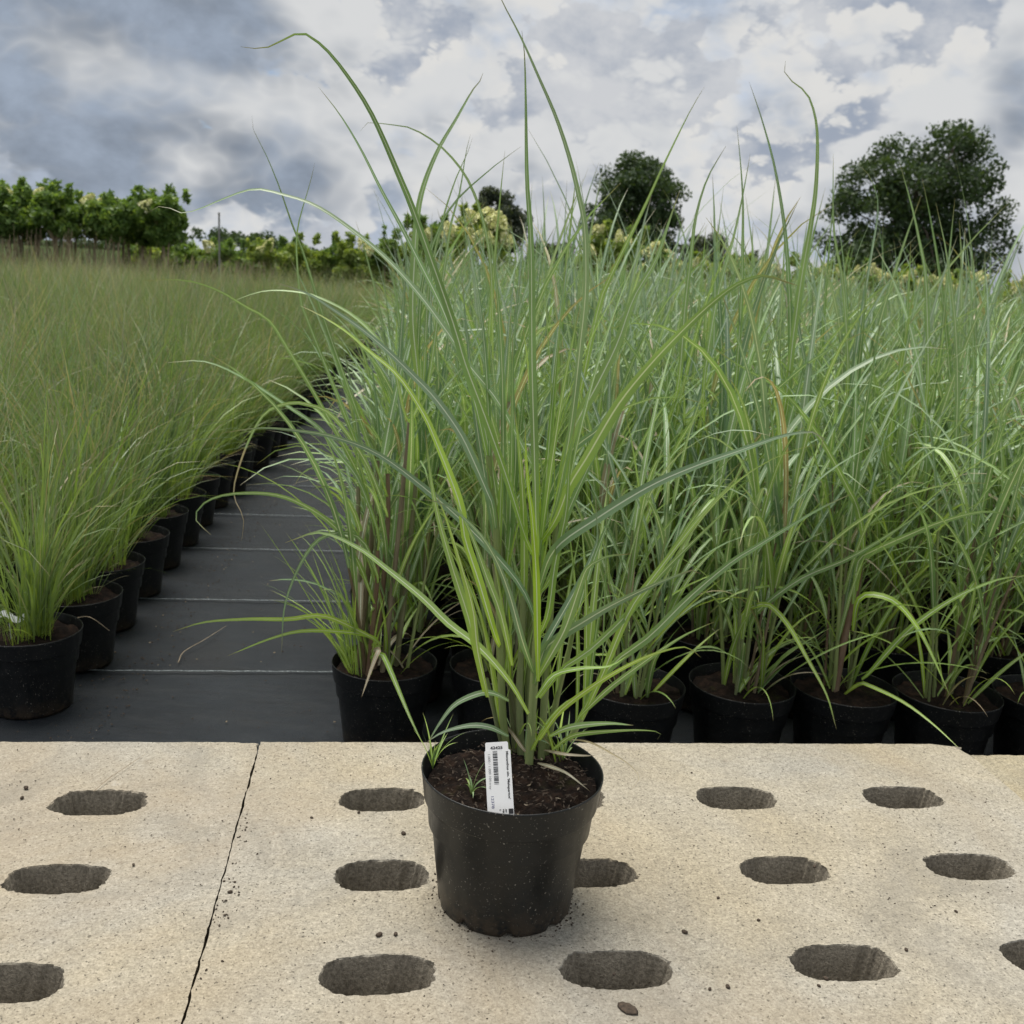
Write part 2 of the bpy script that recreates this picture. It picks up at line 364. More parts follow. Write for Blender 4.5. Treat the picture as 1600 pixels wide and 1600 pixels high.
# ------------------------------------------------------------------ concrete slabs with oval holes
TH = .1201
def slab(name, a0, a1, b0, b1, top, holes, mats, label, seed, jag=.0013, chips=()):
    r = random.Random(seed); thick = top-GZ-.002
    def nz(x, y, z=0): return noise.noise(Vector((x*31+seed, y*31, z)))*.6+noise.noise(Vector((x*110+seed, y*110, z)))*.5
    def edge(p, q, n):
        out = []
        for i in range(n):
            t = i/n; x = p[0]+(q[0]-p[0])*t; y = p[1]+(q[1]-p[1])*t
            nx_, ny_ = (q[1]-p[1]), -(q[0]-p[0]); L = math.hypot(nx_, ny_); k = nz(x, y)*jag*2
            for (cx, cy, cr, cdp) in chips:
                dd = math.hypot(x-cx, y-cy)
                if dd < cr: k -= cdp*(1-dd/cr)*(1+nz(x*2, y*2))
            out.append((x+nx_/L*k, y+ny_/L*k))
        return out
    cs = [(a0, b0), (a1, b0), (a1, b1), (a0, b1)]
    outer = sum([edge(cs[i], cs[(i+1) % 4], 120) for i in range(4)], [])
    loops = [outer]
    for (hx, hy, hl, hw) in holes:
        L = []; s2 = r.random()*50; rough = r.uniform(.7, 1.3); tilt = r.uniform(-.03, .03)
        for i in range(112):
            t = 2*math.pi*i/112; ct, st_ = math.cos(t), math.sin(t); ex = 2/2.7
            x = hl*math.copysign(abs(ct)**ex, ct); y = hw*math.copysign(abs(st_)**ex, st_)
            k = 1+rough*(.06*noise.noise(Vector((ct*1.6+s2, st_*1.6, 0)))+.06*noise.noise(Vector((ct*6+s2, st_*6, 3)))+.045*noise.noise(Vector((ct*19+s2, st_*19, 7))))
            L.append((hx+x*k-tilt*y, hy+y*k+tilt*x))
        loops.append(L)
    pts = []; faces = []
    for L in loops:
        b = len(pts); pts += [Vector(p) for p in L]; faces.append(list(range(b, b+len(L))))
    # a few inner points for relief
    edges = [(f[i], f[(i+1) % len(f)]) for f in faces for i in range(len(f))]
    res = delaunay_2d_cdt(pts, edges, [], 1, 1e-7)
    vo, _, fo = res[0], res[1], res[2]
    def inside(x, y, L):
        c = False; j = len(L)-1
        for i in range(len(L)):
            if (L[i][1] > y) != (L[j][1] > y) and x < (L[j][0]-L[i][0])*(y-L[i][1])/(L[j][1]-L[i][1])+L[i][0]: c = not c
            j = i
        return c
    V = [(p.x, p.y, 0.) for p in vo]; F = []; MI = []
    for f in fo:
        cx = sum(vo[i].x for i in f)/len(f); cy = sum(vo[i].y for i in f)/len(f)
        if any(inside(cx, cy, L) for L in loops[1:] if abs(cx-L[0][0]) < .3 and abs(cy-L[0][1]) < .3): continue
        if not inside(cx, cy, outer): continue
        F.append(list(f)); MI.append(0)
    for li, L in enumerate(loops):
        if li == 0: rings = [(0., 0.), (-.0025, -.003), (-.004, -.012), (-.004, -.06), (-.004, -thick)]
        else: rings = [(0., 0.), (.0006, -.002), (.002, -.008), (.0075, -.03), (.012, -.055), (.017, -.09), (.020, -.13), (.022, -thick)]
        cx = sum(p[0] for p in L)/len(L); cy = sum(p[1] for p in L)/len(L); prev = None; s2 = r.random()*90
        for ri, (ins, z) in enumerate(rings):
            base = len(V)
            for (x, y) in L:
                dx, dy = x-cx, y-cy; d = math.hypot(dx, dy) or 1
                amp = 0 if ri == 0 else (.0016 if li else .0012)
                k = -(ins if li else -ins) + amp*(noise.noise(Vector((x*60+s2, y*60, z*70)))+.7*noise.noise(Vector((x*160+s2, y*160, z*150))))
                V.append((x+dx/d*k, y+dy/d*k, z))
            n = len(L)
            if prev is not None:
                for i in range(n):
                    j = (i+1) % n
                    F.append([prev+i, prev+j, base+j, base+i] if li else [prev+j, prev+i, base+i, base+j]); MI.append(1 if (li and ri > 1) else 0)
            prev = base
    me = bezmesh(name, V, F, mats)
    me.polygons.foreach_set('material_index', np.array(MI, np.int32)); me.polygons.foreach_set('use_smooth', np.array(MI) == 1)
    import bmesh
    bm = bmesh.new(); bm.from_mesh(me); bmesh.ops.remove_doubles(bm, verts=bm.verts, dist=1e-5); bmesh.ops.recalc_face_normals(bm, faces=bm.faces); bm.to_mesh(me); bm.free()
    o = obj(name, me, None, (0, 0, top)); o.rotation_euler = (0, 0, TH)
    tag(o, label, 'slab', 'concrete slabs'); return o
rh = random.Random(3)
HX, HY, DX, DY = -.1493+.003, .2282, .2553, .1801
def hole(x, y): return (x+rh.uniform(-.003, .003), y+rh.uniform(-.002, .002), .0588*rh.uniform(.96, 1.04), .0318*rh.uniform(.95, 1.05))
mh = [hole(HX+i*DX, HY-j*DY) for i in range(4) for j in range(4)]
lh = [hole(-.523-i*DX, HY-j*DY) for i in range(2) for j in range(4)]
slab('concrete_slab', -.3335, .806, -.52, .404, 0, mh, [CONC, RAW], 'pale perforated concrete slab carrying the labelled potted grass', 11,
     chips=((.806, .404, .05, .012),))
slab('concrete_slab', -.95, -.3361, -.52, .404, -.001, lh, [CONC, RAW], 'pale perforated concrete slab at the walkway end, across the dark joint', 23, chips=((-.3385, .404, .03, .006),))
slab('concrete_slab', .811, 1.75, -.52, .375, -.006, [hole(1.03+i*DX, HY-j*DY) for i in range(2) for j in range(3)], [CONC2, RAW], 'rough beige concrete slab beyond the chipped corner of the perforated one', 31, jag=.004)

# ------------------------------------------------------------------ pots
H = .168
def pot_mesh(k=36, foot=True, wob=.006):
    acc = Acc()
    prof = [(.0, .012), (.06, .012), (.074, .008), (.0765, .0), (.0785, .0005), (.0792, .006), (.0800, .016), (.0885, .085), (.0933, .1265), (.0937, .1295), (.0942, .1304), (.0985, .1312), (.1000, .1320), (.1004, .1335),
            (.1008, .137), (.1043, .1640), (.1048, .1662), (.1047, .1674), (.1040, .168), (.1032, .1676), (.1027, .166), (.0990, .135), (.0965, .128), (.094, .10)]
    lathe(acc, prof, k, 0, wob)
    V = acc.v[0]
    if foot:      # scalloped drainage notches round the foot
        ang = np.arctan2(V[:, 1], V[:, 0]); low = V[:, 2] < .0075
        nt = np.clip(np.cos(ang*9+1.0)*2.6-1.7, 0, 1)
        V[:, 2] = np.where(low & (np.hypot(V[:, 0], V[:, 1]) > .07), V[:, 2]+.005*nt, V[:, 2])
        rr = np.where(low & (np.hypot(V[:, 0], V[:, 1]) > .07), 1-.025*nt, 1); V[:, 0] *= rr; V[:, 1] *= rr
    return acc.mesh('pot', POT)
POT_HI = pot_mesh(144); POT_LO = pot_mesh(36, False, .01)
def soil_mesh(n=28, k=56, amp=.006, seed=0, mound=.006):
    acc = Acc(); a = np.linspace(0, 2*np.pi, k+1); rr = np.linspace(.0005, .098, n); V = []
    for r_ in rr:
        for t in a:
            x, y = r_*math.cos(t), r_*math.sin(t)
            z = amp*(noise.noise(Vector((x*28+seed, y*28, 1)))+.7*noise.noise(Vector((x*75+seed, y*75, 5)))+.5*noise.noise(Vector((x*170+seed, y*170, 9))))
            V.append((x, y, .147+z+mound*(1-(r_/.098)**2)))
    acc.add(np.array(V), grid_faces(n, k+1)); return acc.mesh('soil', SOIL)
SOIL_HI = soil_mesh(60, 150, .007, 3)
SOILS = [soil_mesh(16, 36, .009, s*9.1) for s in range(3)]

# ------------------------------------------------------------------ grass plants
def arch_path(L, th0, th1, p, n, sway, twist):
    s = np.linspace(0, 1, n); th = th0+(th1-th0)*s**p; ds = L/(n-1)
    x = np.r_[0, np.cumsum(np.sin((th[1:]+th[:-1])/2)*ds)]; z = np.r_[0, np.cumsum(np.cos((th[1:]+th[:-1])/2)*ds)]
    y = sway*L*s**2
    P = np.stack([x, y, z], 1); ang = twist*s
    side = np.stack([-np.sin(ang)*np.cos(th), np.cos(ang), np.sin(ang)*np.sin(th)], 1)
    return P, side
def rot_z(V, a): c, s = math.cos(a), math.sin(a); return V@np.array([[c, s, 0], [-s, c, 0], [0, 0, 1]])
def misc_plan(r, hgt=1., stems=11, per=7, spread=.045):
    """stems and leaves of one broad-leaved grass: list of (stem path, radius, tint), list of leaf dicts"""
    ST, LV = [], []
    for i in range(stems):
        a = r.uniform(0, 2*math.pi); rad = spread*math.sqrt(r.random()); base = np.array([rad*math.cos(a), rad*math.sin(a), .140])
        lean = r.uniform(.01, .17)*(rad/spread*.8+.3); la = a+r.uniform(-.6, .6); L = hgt*r.uniform(.22, .46)
        s = np.linspace(0, 1, 6); ln = lean*(1+.4*s)
        P = base+np.stack([L*s*np.sin(ln)*math.cos(la), L*s*np.sin(ln)*math.sin(la), L*s*np.cos(ln)], 1)
        ST.append((P, r.uniform(.0026, .0046), r.random()**1.6))
        az = r.uniform(0, 2*math.pi)
        for j in range(per):
            f = (j+.4)/per; f = .12+.88*f if j else .04
            q = catmull(P, 21)[int(f*20)]
            az += math.pi+r.uniform(-.7, .7)
            topness = f
            l = hgt*r.uniform(.30, .62)*(.55+.55*topness)
            th0 = lean*.6+r.uniform(.12, .62)*(1.3-.75*topness)
            th1 = th0+r.uniform(.15, 1.1)+(r.random() < .42)*r.uniform(.5, 1.3)
            if f > .93: th0 = r.uniform(.0, .22); th1 = th0+r.uniform(.0, .9)
            t = np.clip(.16+.5*topness+r.uniform(-.22, .3), .02, 1.0)
            if r.random() < .04: t = r.uniform(1.25, 1.9); th1 += .8
            LV.append(dict(o=q, az=az, L=l, th0=th0, th1=th1, p=r.uniform(1.2, 2.4), sway=r.uniform(-.12, .12), tw=r.uniform(-.9, .9), w=r.uniform(.0085, .015)*(.75+.3*topness), t=t))
    for k in range(stems//2):         # short narrow leaves sprawling at the foot
        a = r.uniform(0, 2*math.pi)
        LV.append(dict(o=np.array([.04*math.cos(a), .04*math.sin(a), .148]), az=a+r.uniform(-.5, .5), L=r.uniform(.13, .3), th0=r.uniform(.3, .8), th1=r.uniform(1.2, 2.3), p=1.3, sway=r.uniform(-.2, .2),
                  tw=r.uniform(-1, 1), w=r.uniform(.003, .006), t=r.choice((.1, .2, .35, 1.5))))
    return ST, LV
def leaf_into(acc, d, n=11, wide=3, origin=True):
    P, side = arch_path(d['L'], d['th0'], d['th1'], d['p'], n, d['sway'], d['tw'])
    P = rot_z(P, d['az']); side = rot_z(side, d['az'])
    if origin: P = P+d['o']
    blade(acc, P, d['w'], side, d['t'], wide=wide)
def misc_merged(r, n=9, wide=3, **k):
    ST, LV = misc_plan(r, **k); acc = Acc()
    for P, rad, t in ST: tube(acc, P, np.linspace(rad, rad*.55, len(P)), 5, t, 1)
    for d in LV: leaf_into(acc, d, n, wide)
    return acc
def fine_acc(r, blades=330, hgt=1., n=8, wide=2, wmul=1.):
    acc = Acc()
    tufts = [(r.uniform(0, 6.28), .045*math.sqrt(r.random()), r.uniform(0, .16), r.uniform(.75, 1.15)) for _ in range(9)]
    for i in range(blades):
        ta, tr, tl, th_ = tufts[i % 9]; a = ta+r.gauss(0, .5); rad = abs(tr+r.gauss(0, .008))
        L = hgt*th_*r.uniform(.3, .82)
        d = dict(o=np.array([rad*math.cos(a), rad*math.sin(a), .142]), az=a+r.gauss(0, 1.1), L=L, th0=tl+abs(r.gauss(0, .14)), th1=0, p=r.uniform(1.3, 2.6), sway=r.gauss(0, .2), tw=r.uniform(-1.5, 1.5), w=wmul*r.uniform(.0014, .0038), t=0)
        d['th1'] = d['th0']+r.uniform(.05, .75)+(r.random() < .3)*r.uniform(.3, 1.5)
        if r.random() < .18: d['L'] *= .5; d['th0'] += .35; d['th1'] += .4
        b0 = r.uniform(0, .35); b1 = r.choice((r.uniform(.5, .85), r.uniform(.5, 1.1), r.uniform(.9, 1.35), r.uniform(1.7, 2.0)) if r.random() < .8 else (r.uniform(1.4, 1.7), .6))
        d['t'] = b0+(b1-b0)*np.linspace(0, 1, n)**.7
        leaf_into(acc, d, n, wide)
    return acc

def proj(p):
    d = Vector(p)-CAM_LOC; z = d.dot(fwd)
    if z < .05: return None
    return 800+FPX*d.dot(right)/z, 800-FPX*d.dot(up)/z, z

RGROUP = 'broad-leaved grasses in the pot block'
LGROUP = 'fine-leaved grasses in the pot block'
rr_ = random.Random(21)
# --- right block
spots = []
FRONT = [(-.25, .842), (-.015, .858), (.242, .80), (.468, .838), (.676, .85), (.888, .856), (1.10, .868), (1.32, .885)]
for i, p in enumerate(FRONT): spots.append((p[0], p[1], 0))
for j in range(1, 62):
    for i in range(0, 64):
        x, y = np.array([-.25, .842])+(i*.2215+(.05 if j % 2 else 0))*E+j*.227*G
        x += rr_.uniform(-.014, .014); y += rr_.uniform(-.014, .014)
        spots.append((x, y, j))
def visible(x, y, top, margin=90):
    if math.hypot(x-CAM_LOC.x, y-CAM_LOC.y) < 3.2: margin = 330     # a little beyond the frame close by
    ps = [proj((x, y, z)) for z in (GZ, GZ+.3, top)]
    return any(p and -margin < p[0] < 1600+margin and -200 < p[1] < 1700 for p in ps)
spots = [s for s in spots if visible(s[0], s[1], .75)]
spots.sort(key=lambda s: (Vector((s[0], s[1], 0))-Vector((CAM_LOC.x, CAM_LOC.y, 0))).length)
near, far = spots[:296], [s for s in spots[296:] if s[1] < 13.2]
VAR = [misc_merged(random.Random(100+k), n=9, stems=12, per=8, hgt=h_).mesh('foliage', [MISC, STEM]) for k, h_ in enumerate((1.0, 1.06, .95, 1.1, 1.0, 1.04, .92, 1.12))]
LEAFPLANTS = {}
def leaf_objects(root, r, **k):
    """a nearby plant: every stem and every leaf its own object"""
    ST, LV = misc_plan(r, **k)
    acc_st = []
    for P, rad, t in ST:
        a_ = Acc(); tube(a_, P-P[0], np.linspace(rad, rad*.55, len(P)), 6, t)
        obj('stem', a_.mesh('stem', STEM), root, P[0])
    for d in LV:
        a_ = Acc(); leaf_into(a_, d, 12, 3, False); obj('leaf', a_.mesh('leaf', MISC), root, d['o'])
FL = ['potted broad-leaved grass with reddish brown stems at the walkway corner of its block',
      'potted broad-leaved grass half hidden behind the labelled pot',
      'potted broad-leaved grass, third in the front row from the walkway',
      'potted broad-leaved grass with many pale upright stems, fourth in the front row from the walkway',
      'potted broad-leaved grass with one thick reddish stem, fifth in the front row from the walkway',
      'potted broad-leaved grass with dry curling leaves over its rim, sixth in the front row',
      'potted broad-leaved grass, seventh in the front row from the walkway', 'potted broad-leaved grass, eighth in the front row from the walkway']
ROOTS = []
for idx, (x, y, j) in enumerate(near):
    front = j == 0
    if front:
        fi = [k for k, p in enumerate(FRONT) if abs(p[0]-x) < 1e-6][0]; lab = FL[fi]
    else: lab = 'broad-leaved green grass in a black pot packed inside its block'
    root = empty('broad_grass_plant', (x, y, GZ), lab, 'potted plant', RGROUP)
    ROOTS.append((x, y, root))
    obj('pot', POT_LO, root); s_ = obj('soil', SOILS[idx % 3], root); s_.rotation_euler.z = rr_.uniform(0, 6)
    if front:
        leaf_objects(root, random.Random(300+fi), stems=(9, 8, 10, 13, 7, 10, 9, 9)[fi], per=6, hgt=(.9, .95, .9, 1., .95, 1., 1., 1.)[fi])
    else:
        f_ = obj('foliage', VAR[rr_.randrange(8)], root); f_.rotation_euler.z = rr_.uniform(0, 2*math.pi); k = rr_.uniform(.92, 1.1); f_.scale = (k, k, rr_.uniform(.93, 1.1)); f_.location.z = .142*(1-f_.scale[2])
        tag(f_, kind='stuff')
if far:
    acc = Acc(); LOW = [misc_merged(random.Random(500+k), n=5, wide=2, stems=7, per=6) for k in range(6)]
    LOWC = [(np.concatenate(a.v), np.concatenate(a.f), np.concatenate(a.uv), np.concatenate(a.t), np.concatenate(a.m)) for a in LOW]
    for (x, y, j) in far:
        v, f, u_, t, mi = LOWC[rr_.randrange(6)]
        V = rot_z(v, rr_.uniform(0, 6.28))*np.array([1, 1, rr_.uniform(.9, 1.1)])+np.array([x, y, GZ])
        acc.v.append(V); acc.f.append(f+acc.n); acc.n += len(V); acc.uv.append(u_); acc.t.append(t); acc.m.append(mi)
    tag(obj('grass_field', acc.mesh('grass_field', [MISC, STEM])), 'distant mass of broad-leaved grasses before the yellow hydrangeas', 'grass', kind='stuff')
print('right', len(near), len(far))
# --- left block
FVAR = [fine_acc(random.Random(700+k), 210, hgt=.92, wmul=1.3).mesh('foliage', [FINE]) for k in range(8)]
spots = []
L0 = [(-.993, .909), (-1.0, 1.145), (-1.035, 1.395), (-1.068, 1.665), (-1.098, 1.93), (-1.12, 2.19), (-1.14, 2.45)]
for j in range(0, 60):
    for i in range(0, 44):
        if j < len(L0): b = np.array(L0[j])
        else: b = np.array(L0[-1])+(j-len(L0)+1)*np.array([-.017, .262])
        x, y = b-i*.252*E+np.array([rr_.uniform(-.015, .015), rr_.uniform(-.015, .015)])*(1 if i or j > 6 else .3)
        spots.append((x, y, i, j))
spots = [s for s in spots if visible(s[0], s[1], .5, 60)]
spots.sort(key=lambda s: (Vector((s[0], s[1], 0))-Vector((CAM_LOC.x, CAM_LOC.y, 0))).length)
nearL, farL = spots[:296], [s for s in spots[296:] if s[1] < 12.2]
for idx, (x, y, i, j) in enumerate(nearL):
    if i == 0 and j < 5: lab = ['fine-leaved potted grass holding a white care tag, first along the walkway', 'fine-leaved potted grass with a stray straw over its rim, second along the walkway',
                                'fine-leaved potted grass, third along the walkway edge', 'fine-leaved potted grass, fourth along the walkway edge', 'fine-leaved potted grass, fifth along the walkway edge'][j]
    elif i == 0: lab = 'fine-leaved grass in a black pot farther along the walkway edge'
    else: lab = 'fine-leaved grass in a black pot packed inside its block'
    root = empty('fine_grass_plant', (x, y, GZ), lab, 'potted plant', LGROUP)
    obj('pot', POT_LO, root); s_ = obj('soil', SOILS[idx % 3], root); s_.rotation_euler.z = rr_.uniform(0, 6)
    f_ = obj('foliage', FVAR[rr_.randrange(8)], root); f_.rotation_euler.z = rr_.uniform(0, 6.28); k = rr_.uniform(.85, 1.05); f_.scale = (k, k, rr_.uniform(.8, 1.1)); f_.location.z = .142*(1-f_.scale[2])
    tag(f_, kind='stuff')
if farL:
    acc = Acc(); LOW = [fine_acc(random.Random(800+k), 110, n=5, wmul=1.5, hgt=.86) for k in range(5)]
    LOWC = [(np.concatenate(a.v), np.concatenate(a.f), np.concatenate(a.uv), np.concatenate(a.t), np.concatenate(a.m)) for a in LOW]
    for (x, y, i, j) in farL:
        v, f, u_, t, mi = LOWC[rr_.randrange(5)]
        V = rot_z(v, rr_.uniform(0, 6.28))+np.array([x, y, GZ])
        acc.v.append(V); acc.f.append(f+acc.n); acc.n += len(V); acc.uv.append(u_); acc.t.append(t+.25); acc.m.append(mi)
    tag(obj('grass_field', acc.mesh('grass_field', [FINE])), 'distant mass of fine brownish grasses below the hydrangea stems', 'grass', kind='stuff')
print('left', len(nearL), len(farL))
